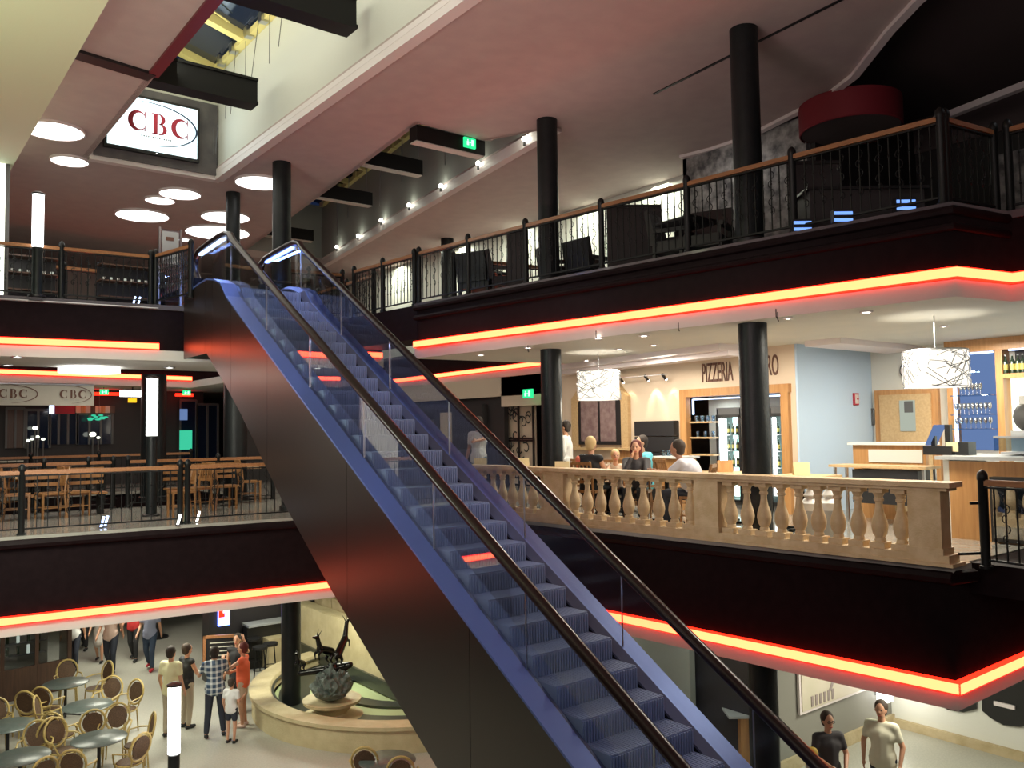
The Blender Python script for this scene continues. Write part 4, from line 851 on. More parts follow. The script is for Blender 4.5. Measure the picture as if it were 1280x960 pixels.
wallbox('wine_cabinet', 'dark glazed wine cabinet with glinting bottles behind the right railing', 'cabinet', [('body', 'black', (12.25, 12.39, 4.15, 5.1, .02, .9)), ('glass', 'glassw', (12.2, 12.21, 4.2, 5.05, .08, .85))]+[('bottle_row', 'e_glow', (12.21, 12.24, 4.45, 4.6, .12+.09*k, .135+.09*k)) for k in range(8)], (12.3, 4.6, 0))  # glowing bars paint the glints on the bottle rows
# gates, panels and doors left of the restaurant
t = thing('iron_gate', 'dark iron scroll gate with pale panels below the green exit sign', 'gate', (14.5, 19, 0))
g0, g1 = PX(632, 575, 14.9), PX(668, 575, 14.9)
MB().box(14.95, 15.0, g1.y, g0.y, 0, 2.5).out('pale_panel', 'wall', t, True)
for y in (g1.y, (g0.y+g1.y)/2, g0.y): MB().box(14.86, 14.9, y-.03, y+.03, 0, 2.5).out('upright', 'black', t, True)
for z in (.05, 1.3, 1.36, 2.45): MB().box(14.86, 14.9, g1.y, g0.y, z, z+.05).out('crossbar', 'black', t, True)
b = MB(); rnd = random.Random(3)
for i in range(26):
    yy = g1.y+.15+(g0.y-g1.y-.3)*rnd.random(); zz = .3+2*rnd.random(); r = .1+.12*rnd.random(); a0_ = rnd.random()*6
    b.tube([(14.88, yy+r*math.cos(a0_+k*.6)*(1-k/14), zz+r*math.sin(a0_+k*.6)*(1-k/14)) for k in range(9)], .018, 4)
o = b.out('scrollwork', 'black', t, True); o['kind'] = 'stuff'
def exit_sign(c, ax, lb, w_=.34, h=.2):
    t = thing('exit_sign', lb, 'sign', c, 0, 'green exit signs'); 
    if ax == 'x': f = lambda u0, u1, v0, v1, d0, d1: (-d1, -d0, -u1, -u0, v0, v1)
    else: f = lambda u0, u1, v0, v1, d0, d1: (u0, u1, -d1, -d0, v0, v1)
    MB().box(*f(-w_/2, w_/2, -h/2, h/2, 0, .05)).out('box', 'e_green', t)
    MB().box(*f(-w_*.3, -w_*.12, -h*.3, h*.1, .05, .055)).out('running_figure', 'e_gpale', t); MB().box(*f(-w_*.25, -w_*.17, h*.14, h*.3, .05, .055)).out('running_figure', 'e_gpale', t); MB().box(*f(w_*.1, w_*.3, -h*.32, h*.32, .05, .055)).out('door_symbol', 'e_gpale', t); MB().box(*f(-w_*.08, w_*.06, -.01, .01, .05, .055)).out('arrow', 'e_gpale', t)
q = PX(661, 492, 14.3); exit_sign((14.3, q.y, q.z), 'x', 'green exit sign left of the dark column beside the pizzeria', .4, .24)
MB().bar((14.27, q.y, q.z+.1), (14.62, q.y, q.z+.1), .03, .03).out('hanger', 'steel', [o for o in COL.objects if o.get('label', '') == 'green exit sign left of the dark column beside the pizzeria'][0], True)
q = PY(588, 161, 13.68); exit_sign((q.x, 13.74, 7.47), 'y', 'green exit sign on the black beam of the second skylight', .28, .2)
for x, y, lb in ((130, 490, 'small far green exit sign right of the cloth banner'), (233, 491, 'small far green exit sign right of the cross of lamps')):
    q = PY(x, y, 28.4); exit_sign(tuple(q), 'y', lb, .25, .16); h_ = [o for o in COL.objects if o.get('label', '') == lb][0]; MB().tube([(0, .02, .08), (0, .02, 3.2-q.z)], .012, 5).out('hanger', 'grate', h_)
# dark interior behind the side void, at the right of the escalator
structure(MB().box(14.7, 14.85, 19.2, 27.3, 0, 2.6).out('wall_arcade', 'walld')); structure(MB().box(14.6, 14.72, 15.7, 27.3, 2.6, 3.15).out('wall_arcade', 'wall'))
structure(MB().box(9.5, 14.8, 27.3, 27.5, 0, 3.2).out('wall_arcade', 'walld'))
wallbox('shop_doorway', 'dark shop doorway with a pale poster behind the waiter in white', 'shop front', [('door_frame', 'walld', (14.5, 14.7, 20.0, 23.5, 0, 2.4)), ('poster', 'wall', (14.46, 14.5, 21.6, 22.2, 1.0, 2.2)), ('poster', 'grate', (14.46, 14.5, 22.6, 23.3, .9, 2.0))], (14.6, 21, 0))
wallbox('standing_lamp', 'slim pole with small red lights behind the middle floor railing', 'stand', [('pole', 'wallw', (14.0, 14.04, 19.5, 19.54, .0, 1.95)), ('red_light', 'e_red', (13.98, 14.0, 19.4, 19.48, 1.35, 1.45)), ('red_light', 'e_red', (13.98, 14.0, 19.4, 19.48, 1.15, 1.25)), ('foot', 'wallw', (13.9, 14.12, 19.42, 19.62, 0, .04)), ('head', 'wallw', (13.95, 14.1, 19.45, 19.6, 1.95, 1.99))], (14, 19.5, 0))
# far left middle floor: banner, shop fronts
t = thing('banner', 'pale cloth banner with two dark CBC emblems under the far red strip', 'banner', (2.5, 26.4, 2.6))
a_, c_ = PY(0, 480, 26.3), PY(118, 507, 26.3); zt_ = PY(60, 480, 26.3).z
MB().box(-1, c_.x, 26.36, 26.39, c_.z, zt_).out('cloth', 'banner', t, True); MB().tube([(-1, 26.37, zt_), (c_.x, 26.37, zt_)], .03, 6).out('top_rod', 'steel', t, True)
for x in (14, 96):
    q = PY(x, 493, 26.3); logo(t, q.x-.7, 26.35, c_.z, 1.1 if x > 50 else 1.35, (zt_-c_.z), ('p_brown', 'p_brown'))
structure(MB().box(-6, 9.8, 30.5, 30.7, 0, 3.2).out('wall_shops', 'walld'))
def shop(x0px, x1px, ytop, ybot, name, lb, m, fm='grate', Y=30.38, cat='shop front', panes=2):
    a, c = PY(x0px, ytop, Y), PY(x1px, ybot, Y); t = thing(name, lb, cat, ((a.x+c.x)/2, Y, 0)); z0, z1 = max(.05, c.z), a.z
    MB().box(a.x, c.x, Y, Y+.1, z0, z1).out('panel', m, t, True); w_ = (c.x-a.x)
    for k in range(panes+1): MB().box(a.x+w_*k/panes-.03, a.x+w_*k/panes+.03, Y-.06, Y, z0, z1).out('mullion', fm, t, True)
    MB().box(a.x, c.x, Y-.05, Y, z1-.05, z1+.03).out('head', fm, t, True); return t
shop(8, 30, 510, 560, 'shop_door', 'dark brown shop door at the far left below the banner', 'dwood')
shop(33, 62, 512, 560, 'shop_window', 'shop window with bright reflections below the banner', 'glazing'); 
for i, (x, y, r) in enumerate(((44, 535, .1), (47, 546, .07), (40, 549, .06), (35, 551, .07), (54, 549, .07), (116, 543, .13), (123, 547, .07))):
    q = PY(x, y, 29.9); t = thing('far_lamp', ['bright far lamp inside the left shop window', 'bright low far lamp inside the left shop window', 'dim far lamp left in the shop window', 'tiny far lamp at the left of the shop window', 'tiny far lamp at the right of the shop window', 'bright far lamp right of the banner shops', 'small far lamp beside the bright one right of the banner shops'][i], 'lamp', q); MB().ell((0, 0, 0), r*.8, r*.5, r*.6, 10, 8).out('globe', 'e_white', t); MB().cyl((0, 0), .03, -q.z, -r*.5, 6).out('stem', 'grate', t)
shop(62, 96, 505, 555, 'shop_window', 'dark shop window with crimson header in the middle of the far shops', 'glazing', panes=3)
wallbox('shop_header', 'crimson and blue header board over the far shop window', 'sign', [('board', 'p_red', tuple(sum(((PY(70, 506, 30).x, PY(96, 506, 30).x), (30.28, 30.36), (PY(80, 517, 30).z, PY(80, 506, 30).z)), ()))), ('blue_board', 'e_bluew', tuple(sum(((PY(64, 506, 30).x, PY(70, 506, 30).x), (30.28, 30.36), (PY(66, 517, 30).z, PY(66, 506, 30).z)), ())))], tuple(PY(80, 511, 30)))
wallbox('shop_header', 'striped beige and brown header board right of the crimson one', 'sign', [('stripe', ('wall', 'wood', 'banner', 'dwood')[k % 4], tuple(sum(((PY(97+6.2*k, 506, 30).x, PY(97+6.2*(k+1), 506, 30).x), (30.28, 30.36), (PY(120, 516, 30).z, PY(120, 507, 30).z)), ()))) for k in range(8)], tuple(PY(120, 511, 30)))
shop(97, 140, 517, 555, 'shop_window', 'dark shop window with green foliage glow right of the crimson header', 'glazing', panes=3)
q = PY(124, 522, 29.9); t = thing('plant_glow', 'small bright green hanging plant in the far shop window', 'plant', q)
MB().tube([(0, 0, 0), (0, 0, 3.15-q.z)], .01, 5).out('hanger', 'grate', t)
for k in range(14): MB().ell((random.uniform(-.3, .3), random.uniform(-.05, .05), random.uniform(-.08, .08)), .08, .04, .03, 6, 4).out('leaf', 'e_greenw', t)  # leaf colour emits, painting the foliage as lit
shop(225, 245, 500, 585, 'glass_door', 'dark glass door with green and blue displays right of the cross of lamps', 'glazing', panes=1)
wallbox('window_display', 'glowing turquoise display behind the far glass door', 'display', [('panel', 'e_greenw', tuple(sum(((PY(228, 540, 30).x, PY(243, 540, 30).x), (30.24, 30.33), (PY(235, 562, 30).z, PY(235, 538, 30).z)), ()))), ('panel', 'e_blueb', tuple(sum(((PY(228, 540, 30).x, PY(237, 540, 30).x), (30.24, 30.33), (PY(232, 525, 30).z, PY(232, 511, 30).z)), ())))], tuple(PY(235, 550, 30)))
shop(246, 272, 505, 575, 'glass_door', 'dark framed glass door nearest the escalator underside', 'glazing', panes=2)
wallbox('amber_sign', 'small amber sign under the cross of lamps', 'sign', [('box', 'e_yel', tuple(sum(((PY(161, 500, 28).x, PY(171, 500, 28).x), (28.0, 28.1), (PY(166, 503, 28).z, PY(166, 498, 28).z)), ()))), ('hanger', 'black', (PY(166, 500, 28).x-.02, PY(166, 500, 28).x+.02, 28.02, 28.06, PY(166, 498, 28).z, 3.2))], tuple(PY(166, 500, 28)))
structure(MB().box(PY(88, 490, 29.9).x, PY(150, 490, 29.9).x, 29.85, 29.9, 2.95, 3.05).box(PY(219, 490, 29.9).x, PY(241, 490, 29.9).x, 29.85, 29.9, 2.95, 3.05).out('trim_23', 'e_red'))
# information panel at the top left
q = P(213, 330, 5.2); q = PY(213, 305, 18.6)
wallbox('info_panel', 'upright glass information panel with a red printed sheet by the escalator top', 'sign', [('panel', 'glassw', (q.x-.2, q.x+.2, 18.6, 18.63, 4.35, 6.05)), ('sheet', 'p_grey', (q.x-.17, q.x+.17, 18.58, 18.6, 5.3, 6.0)), ('red_print', 'p_brown', (q.x-.1, q.x+.06, 18.57, 18.58, 5.8, 5.88)), ('frame_post', 'steel', (q.x-.24, q.x-.2, 18.58, 18.64, 4.3, 6.08)), ('frame_post', 'steel', (q.x+.2, q.x+.24, 18.58, 18.64, 4.3, 6.08))], (q.x, 18.6, 4.3))
# top floor right: lit wall, patterned wall, drum lamp
structure(MB().box(15.3, 15.4, 12.0, 34, 4.3, 7.6).out('wall_gallery', 'wallw')); structure(MB().box(14.3, 14.45, 9.0, 12.05, 4.3, 7.6).box(14.3, 15.4, 11.95, 12.05, 4.3, 7.6).out('wall_gallery', 'wallp'))
structure(MB().box(14.45, 18.5, 8.9, 9.0, 4.3, 8.4).out('wall_gallery', 'walld')); structure(MB().box(18.4, 18.5, -2, 9, 4.3, 8.4).out('wall_gallery', 'walld')); structure(MB().box(16.6, 16.7, 3, 6.6, 4.3, 6.6).out('wall_gallery', 'wallp')); structure(MB().box(12.8, 12.95, -1.0, 4.6, 4.3, 6.3).out('wall_gallery', 'wallp'))
q = P(1063, 165, 7.05); t = thing('drum_lamp', 'huge unlit red drum lampshade hanging in the dark ceiling recess', 'lamp', (q.x, q.y, 7.05)); MB().lathe([(.88, 0), (.9, .02), (.9, .52), (.88, .52), (.86, .02)], 40).out('shade', 'red', t); MB().cyl((0, 0), .86, .03, .05, 40).out('diffuser', 'ceil_dark', t); MB().tube([(0, 0, .05), (0, 0, 1.3)], .02, 6).out('cord', 'black', t)
# ------------------------------------------------------------------ figures: capsules fused into one skin
def fuse(caps, ells, vox, m, name, parent, smooth_it=2, extra=None):
    b = MB()
    for a, c, r0, r1 in caps:
        a, c = Vector(a), Vector(c); d = (c-a); ln = d.length
        if ln < 1e-6: continue
        d /= ln; pts, rr = [], []
        for k in (0, 1, 2): th = PI/2*k/3; pts.append(a-d*r0*math.cos(th)); rr.append(max(.001, r0*math.sin(th)))
        pts.append(a); rr.append(r0); pts.append(a.lerp(c, .5)); rr.append((r0+r1)/2); pts.append(c); rr.append(r1)
        for k in (2, 1, 0): th = PI/2*k/3; pts.append(c+d*r1*math.cos(th)); rr.append(max(.001, r1*math.sin(th)))
        b.tube(pts, rr, 10)
    for c, rx, ry, rz in ells: b.ell(c, rx, ry, rz, 14, 10)
    me = bpy.data.meshes.new('t'); me.from_pydata(b.v, [], b.f)
    o = bpy.data.objects.new('t', me); COL.objects.link(o)
    r = o.modifiers.new('r', 'REMESH'); r.mode = 'VOXEL'; r.voxel_size = vox; r.use_smooth_shade = True
    s = o.modifiers.new('s', 'SMOOTH'); s.iterations = smooth_it; s.factor = .5
    me2 = bpy.data.meshes.new_from_object(o.evaluated_get(bpy.context.evaluated_depsgraph_get())); bpy.data.objects.remove(o); bpy.data.meshes.remove(me)
    me2.materials.clear(); me2.materials.append(M[m] if isinstance(m, str) else m); me2.name = name
    return link(name, me2, parent)
J0 = dict(pel=(0, 0, .94), che=(0, 0, 1.27), nek=(0, -.01, 1.46), hed=(0, .015, 1.62), lsh=(-.175, 0, 1.40), rsh=(.175, 0, 1.40), lel=(-.235, -.02, 1.13), rel=(.235, -.02, 1.13), lwr=(-.25, .07, .90), rwr=(.25, .07, .90),
          lhi=(-.09, 0, .92), rhi=(.09, 0, .92), lkn=(-.10, .02, .50), rkn=(.10, .02, .50), lan=(-.10, -.02, .09), ran=(.10, -.02, .09))
SIT = dict(pel=(0, 0, .52), che=(0, .03, .85), nek=(0, .05, 1.04), hed=(0, .08, 1.20), lsh=(-.175, .03, .98), rsh=(.175, .03, .98), lel=(-.24, .12, .74), rel=(.24, .12, .74), lwr=(-.15, .36, .80), rwr=(.15, .36, .80),
           lhi=(-.09, .02, .50), rhi=(.09, .02, .50), lkn=(-.11, .44, .50), rkn=(.11, .44, .50), lan=(-.11, .42, .09), ran=(.11, .42, .09))
def walk(k): return dict(lkn=(-.10, .16*k, .50), lan=(-.10, .14*k, .10), rkn=(.10, -.02*k, .50), ran=(.10, -.30*k, .14), lwr=(-.25, -.1*k, .92), rwr=(.25, .2*k, .95))
def person(lb, pos, face, h=1.72, pose=None, base=J0, top='white', legs='navy', sleeve='short', leglen='long', hair='dark', shoe='black', bald=False, longhair=False, group=None, skin='skin', build=1.0, skirt=False, topm=None, cap=None, glasses=False, lod=1.0, hold=None):
    J = {k: Vector(v) for k, v in base.items()}
    for k, v in (pose or {}).items(): J[k] = Vector(v)
    t = thing('person', lb, 'person', pos, face, group); s = h/1.75
    hd = J['hed']; w_ = build
    caps = [(J['pel'], J['che'], .115*w_, .12*w_), (J['che'], J['nek']-Vector((0, 0, .1)), .12*w_, .08), (J['nek']-Vector((0, 0, .08)), hd, .052, .05), (J['lsh'], J['rsh'], .06, .06)]
    ells = [(hd+Vector((0, 0, .02)), .074, .092, .108), (hd+Vector((0, .02, -.05)), .055, .065, .06), (hd+Vector((0, .095, -.01)), .014, .02, .022), (hd+Vector((-.076, 0, -.0)), .012, .02, .03), (hd+Vector((.076, 0, -.0)), .012, .02, .03)]
    for q in 'lr':
        sh, el, wr = J[q+'sh'], J[q+'el'], J[q+'wr']; caps += [(sh, el, .048, .04), (el, wr, .04, .027)]
        d = (wr-el).normalized(); side = Vector((1 if q == 'l' else -1, 0, 0)); side = (side-d*side.dot(d)); side = side.normalized() if side.length > .1 else Vector((0, 0, 1)); nb = d.cross(side)
        pm = wr+d*.05; ells.append((pm, .03, .03, .036)); kn = wr+d*.085
        for fi, ln in enumerate((.065, .078, .072, .055)):
            o_ = nb*(-.027+.018*fi); m1 = kn+o_+d*ln*.5; caps += [(wr+d*.05+o_*.7, m1, .0095, .009), (m1, m1+(d*.7+side*.5)*ln*.55, .009, .0075)]
        th = wr+d*.03+nb*-.025; caps += [(th, th+d*.035+nb*-.03, .011, .010), (th+d*.035+nb*-.03, th+d*.07+nb*-.035, .010, .008)]
        hi, kn_, an = J[q+'hi'], J[q+'kn'], J[q+'an']; caps += [(hi, kn_, .078, .055), (kn_, an, .053, .035), (an+Vector((0, -.02, -.04)), an+Vector((0, .13, -.055)), .034, .028)]
    fuse(caps, ells, .013*lod, skin, 'body', t, 1)
    # shirt
    sc = [(J['pel']+Vector((0, 0, .02)), J['che'], .145*w_, .145*w_), (J['che'], J['nek']-Vector((0, 0, .12)), .145*w_, .11), (J['lsh'], J['rsh'], .073, .073), (J['che']+Vector((-.06, 0, 0)), J['che']+Vector((.06, 0, 0)), .13*w_, .13*w_), (J['pel']+Vector((-.05, 0, .03)), J['pel']+Vector((.05, 0, .03)), .13*w_, .13*w_), (J['pel']+Vector((-.065, 0, -.05)), J['pel']+Vector((.065, 0, -.05)), .122*w_, .122*w_)]
    for q in 'lr':
        sh, el, wr = J[q+'sh'], J[q+'el'], J[q+'wr']
        if sleeve == 'none': continue
        sc.append((sh, sh.lerp(el, .62) if sleeve == 'short' else el, .068, .058))
        if sleeve == 'long': sc.append((el, el.lerp(wr, .9), .056, .042))
    fuse(sc, [], .022*lod, topm or col(top, TOPS[top]), 'shirt', t, 3)
    lc = [(J['lhi'], J['rhi'], .10*w_, .10*w_)]
    fr = {'long': 1.0, 'short': .0, 'mid': .45}[leglen]
    for q in 'lr':
        hi, kn_, an = J[q+'hi'], J[q+'kn'], J[q+'an']
        if leglen == 'short': lc.append((hi, hi.lerp(kn_, .62), .098, .085))
        else: lc += [(hi, kn_, .098, .07), (kn_, kn_.lerp(an, .93 if fr == 1 else .45), .07, .055)]
    if skirt: lc.append((J['pel'], J['lkn'].lerp(J['rkn'], .5)+Vector((0, 0, .12)), .13, .17))
    fuse(lc, [], .022*lod, col(legs, TOPS[legs]), 'trousers' if not skirt else 'skirt', t, 2)
    for q in 'lr': an = J[q+'an']; fuse([(an+Vector((0, -.03, -.045)), an+Vector((0, .14, -.055)), .045, .036)], [], .02, col(shoe, TOPS[shoe]), 'shoe', t, 1)
    if not bald:
        hr = [(hd+Vector((0, -.032, .045)), .096, .102, .108), (hd+Vector((0, -.05, -.02)), .08, .07, .08)]; hc = []
        if longhair: hc += [(hd+Vector((-.05, -.05, .02)), hd+Vector((-.07, -.06, -.22)), .055, .04), (hd+Vector((.05, -.05, .02)), hd+Vector((.07, -.06, -.22)), .055, .04), (hd+Vector((0, -.07, .02)), hd+Vector((0, -.09, -.24)), .06, .05)]
        fuse(hc, hr, .016, col(hair, TOPS[hair]), 'hair', t, 1)
    if cap: fuse([(hd+Vector((0, .05, .07)), hd+Vector((0, .16, .05)), .04, .02)], [(hd+Vector((0, -.005, .06)), .09, .1, .085)], .016, col(cap, TOPS[cap]), 'cap', t, 1)
    for s_ in (-1, 1): MB().ell(hd+Vector((.03*s_, .087, .02)), .011, .006, .008, 8, 6).out('eye', 'black', t)
    MB().tube([hd+Vector((-.025, .088, -.055)), hd+Vector((0, .096, -.057)), hd+Vector((.025, .088, -.055))], .005, 5).out('mouth', 'p_red', t)
    if glasses:
        for s_ in (-1, 1): MB().tube([hd+Vector((.032*s_+.024*math.cos(a), .1, .02+.018*math.sin(a))) for a in [k*PI/5 for k in range(10)]], .004, 5, closed=True).out('glasses_rim', 'black', t)
    for ch in t.children:
        ch.scale = (s, s, s)
    return t
TOPS = dict(cream=(.60, .58, .44), white=(.72, .72, .70), yellow=(.74, .70, .42), navy=(.02, .025, .04), black=(.015, .015, .017), red=(.50, .03, .03), orange=(.75, .13, .05), blueshirt=(.28, .30, .42), grey=(.42, .38, .34), dark=(.03, .02, .015), blonde=(.62, .45, .22), cyan=(.15, .60, .72), coral=(.85, .22, .14), khaki=(.42, .36, .26), auburn=(.12, .02, .015), brown=(.045, .028, .018), jeans=(.03, .05, .09), redshoe=(.55, .03, .05), pale=(.60, .58, .62), teal=(.10, .17, .19), peach=(.70, .50, .42), capy=(.72, .50, .10), green=(.05, .2, .1), sand=(.5, .38, .28), charcoal=(.04, .035, .038))
def head_at(px, py, h, z0): q = P(px, py, z0+h); return (q.x, q.y, z0)
def toward(p, q): return math.atan2(q[1]-p[1], q[0]-p[0])-PI/2
G = -4.3
# ground floor people
person('man in a pale yellow shirt behind the glowing lamp post on the ground floor', head_at(214, 808, 1.75, G), -.9, 1.75, None, J0, 'yellow', 'khaki', hair='dark')
a = head_at(231, 809, 1.70, G); person('woman in a black vest close beside the man in yellow by the lamp post', (a[0]+.15, a[1]+.35, G), -1.3, 1.68, dict(rwr=(.2, .25, 1.2), rel=(.25, .08, 1.15)), J0, 'black', 'khaki', sleeve='none', hair='brown')
person('man in a blue and white plaid shirt seen from behind, bending over the menu board', head_at(269, 812, 1.68, G), -.25, 1.78, dict(che=(0, .06, 1.26), nek=(0, .14, 1.42), hed=(0, .22, 1.53), lsh=(-.18, .1, 1.36), rsh=(.18, .1, 1.36), lel=(-.28, .2, 1.14), rel=(.26, .22, 1.12), lwr=(-.2, .42, 1.15), rwr=(.15, .42, 1.08), lkn=(-.12, 0, .5), lan=(-.16, -.05, .09), rkn=(.12, .02, .5), ran=(.16, -.02, .09)), J0, 'navy', 'navy', topm=M['plaid'], build=1.08)
person('child in a white top beside the man in the plaid shirt', [v_+d_ for v_, d_ in zip(head_at(286, 847, 1.2, G), (.0, -.15, 0))], -.9, 1.22, dict(rwr=(.2, .3, 1.2)), J0, 'white', 'navy', leglen='short', hair='brown')
person('woman in an orange top and pale shorts with one arm raised', head_at(304, 803, 1.68, G), .9, 1.68, dict(lel=(-.28, .2, 1.28), lwr=(-.12, .36, 1.42), rel=(.26, .02, 1.15), rwr=(.1, .25, 1.12)), J0, 'orange', 'sand', sleeve='none', leglen='short', hair='auburn', shoe='peach')
a = head_at(316, 800, 1.66, G); person('woman in black behind the orange top, holding one hand high', (a[0]-.05, a[1]+.75, G), 2.4, 1.66, dict(lel=(-.3, .15, 1.4), lwr=(-.25, .25, 1.68)), J0, 'black', 'black', sleeve='none', skirt=True, leglen='short', hair='dark')
def foot_at(px, py, z0=G): q = P(px, py, z0); return (q.x, q.y, z0)
person('walker with white top and dark trousers, leftmost under the red strip', foot_at(92, 838), PI-.6, 1.68, walk(.7), J0, 'white', 'navy')
person('walker in black half hidden behind the leftmost walker', foot_at(105, 812), PI-.5, 1.7, walk(1), J0, 'black', 'black')
person('tall walker in a pale peach shirt with long dark trousers', foot_at(138, 842), PI-.5, 1.8, walk(1), J0, 'peach', 'navy')
person('girl in grey brown skirt walking beside the tall walker in peach', foot_at(124, 828), PI-.5, 1.5, walk(.6), J0, 'grey', 'grey', skirt=True, leglen='short')
person('walker in a crimson top with black trousers', foot_at(167, 826), PI-.6, 1.72, walk(.8), J0, 'red', 'black')
person('walker in a pale blue shirt, jeans and red shoes', foot_at(187, 838), PI-.6, 1.74, walk(.8), J0, 'blueshirt', 'jeans', shoe='redshoe')
a = head_at(1034, 890, 1.74, G); person('man with glasses in a black shirt at the bottom right of the photo', a, PI-.55, 1.74, dict(rel=(.25, .05, 1.15), rwr=(.12, .28, 1.08), lel=(-.25, .05, 1.15), lwr=(-.1, .3, 1.0)), J0, 'charcoal', 'black', hair='brown', glasses=True)
b_ = head_at(1101, 876, 1.80, G); person('man in a cream short sleeved shirt turning to the man in black', b_, PI*.5+.25, 1.80, dict(lel=(-.27, -.03, 1.13), rel=(.27, -.03, 1.13)), J0, 'cream', 'navy', hair='brown', build=1.1)
a = head_at(1016, 931, 1.42, G); person('child in a yellow cap beside the man with glasses', a, 1.0, 1.38, None, J0, 'sand', 'navy', bald=True, cap='capy')
a = head_at(1172, 954, 1.45, G); person('small child with dark hair cut off by the bottom right edge', a, 1.2, 1.3, None, J0, 'green', 'navy')
# restaurant people (middle floor)
def on_ray(px, d): r = ray(px, 540); r = Vector((r.x, r.y)); f = Vector((math.sin(YAW), math.cos(YAW))); return r*(d/r.dot(f))
def rest(px, d): q = on_ray(px, d); return (q.x, q.y, 0)
p_ = rest(598, 17.0); person('waiter in a white T-shirt pointing, left of the pizzeria', rest(598, 18.6), PI*.62, 1.93, dict(lel=(-.3, .25, 1.32), lwr=(-.28, .5, 1.28)), J0, 'white', 'teal', hair='dark')
p_ = rest(707, 17.3); person('woman in a white shirt with short dark hair standing beside the dark column', p_, .6, 1.80, None, J0, 'white', 'black', sleeve='long', hair='dark')
p_ = rest(736, 15.4); seatz = 0
bl = person('seated blonde woman in a black and coral top with a necklace', p_, -1.3, 1.95, None, SIT, 'black', 'black', sleeve='none', hair='blonde', longhair=False); 
nk = MB().tube([(.09*math.cos(a), .03+.10*math.sin(a), 1.03-.06*math.sin(a)) for a in [k*PI/8 for k in range(-1, 10)]], .008, 5).out('necklace', 'white', bl); nk.scale = (1.11,)*3
o = fuse([((-.20, .0, .97), (-.25, .1, .76), .062, .055)], [], .02, col('coral', TOPS['coral']), 'sleeve', bl, 1); o.scale = (1.115,)*3
p_ = rest(768, 15.9); person('small seated child with fair hair at the restaurant table', p_, 2.5, 1.62, None, SIT, 'sand', 'navy', hair='blonde')
p_ = rest(795, 15.2); person('seated woman with long red hair resting her chin on her hand', p_, 2.2, 1.86, dict(rel=(.15, .3, .82), rwr=(.06, .22, 1.05), lel=(-.2, .3, .8)), SIT, 'charcoal', 'black', sleeve='long', hair='auburn', longhair=True)
p_ = rest(806, 16.6); person('seated man in a bright cyan shirt behind the red haired woman', p_, 1.3, 1.95, None, SIT, 'cyan', 'navy', hair='dark')
p_ = rest(868, 13.7); person('heavy seated man in a white shirt with cropped hair leaning on the table', p_, .45, 1.95, dict(che=(0, .1, .84), nek=(0, .2, 1.0), hed=(0, .27, 1.15), lsh=(-.2, .16, .95), rsh=(.2, .16, .95), lel=(-.26, .38, .78), rel=(.26, .38, .78), lwr=(-.12, .6, .82), rwr=(.12, .6, .82)), SIT, 'pale', 'navy', hair='brown', build=1.3, skin='skin2')

# ------------------------------------------------------------------ furniture
def wood_chair(m='cwood'):
    t = thing('dining_chair', 'chair', 'chair'); 
    MB().prism([(-.2, -.2), (.2, -.2), (.22, .2), (-.22, .2)], .44, .48).out('seat', m, t)
    for x in (-.18, .18):
        MB().bar((x, -.18, 0), (x, -.18, .45), .035, .035).out('leg', m, t); MB().tube([(x, .24, 0), (x, .19, .45), (x, .22, .7), (x, .28, .95)], .02, 8).out('leg', m, t)
    for z, y in ((.92, .27), (.62, .215)): MB().bar((-.18, y, z), (.18, y, z), .03, .05).out('back_rail', m, t)
    for k in range(4): x = -.11+.073*k; MB().bar((x, .215, .62), (x, .265, .9), .015, .03).out('back_slat', m, t)
    MB().bar((-.18, -.18, .2), (-.18, .2, .2), .02, .02).out('stretcher', m, t); MB().bar((.18, -.18, .2), (.18, .2, .2), .02, .02).out('stretcher', m, t)
    return t
def table(m='wood2', sx=.8, sy=.8, h=.78):
    t = thing('dining_table', 'table', 'table'); MB().box(-sx/2, sx/2, -sy/2, sy/2, h-.04, h).out('top', m, t); MB().tube([(0, 0, .04), (0, 0, h-.04)], .035, 10).out('pillar', 'iron', t); MB().bar((-.3, 0, .02), (.3, 0, .02), .06, .04).bar((0, -.3, .02), (0, .3, .02), .06, .04).out('foot', 'iron', t); return t
wc, tb = wood_chair(), table()
def floor_pt(px, py): q = P(px, py, 0); return Vector((q.x, q.y))
mc = [(95, 645, 1.7, 'honey wood chair facing left behind the nearest railing, left of the lamp post'), (62, 648, -1.4, 'wood chair turned right behind the nearest railing'), (22, 650, 1.4, 'wood chair at the far left behind the nearest railing'), (4, 640, -1.2, 'wood chair cut by the left photo edge on the middle floor'),
      (226, 646, -1.6, 'orange lit wood chair just right of the post behind the railing'), (246, 640, -1.2, 'second orange lit wood chair right of the post'), (280, 636, 1.6, 'dark wood chair left of the thin table leg on the right'), (312, 628, 1.5, 'wood chair with a bright orange back near the escalator')]
for px, py, rz, lb in mc: q = floor_pt(px, py); o = dup(wc, (q.x, max(16.75, q.y), 0), rz, lb, 'wooden dining chairs on the middle floor bridge'); o.scale = (1.08,)*3
for px, py, lb in ((40, 640, 'pale wooden table between the chairs left of the lamp post'), (262, 630, 'pale wooden table right of the lamp post'), (300, 622, 'pale wooden table nearest the escalator behind the railing'), (130, 625, 'pale wooden table right of the leftmost chair group')):
    q = floor_pt(px, py); dup(tb, (q.x, max(17.4, q.y), 0), 0, lb, 'wooden tables on the middle floor bridge')
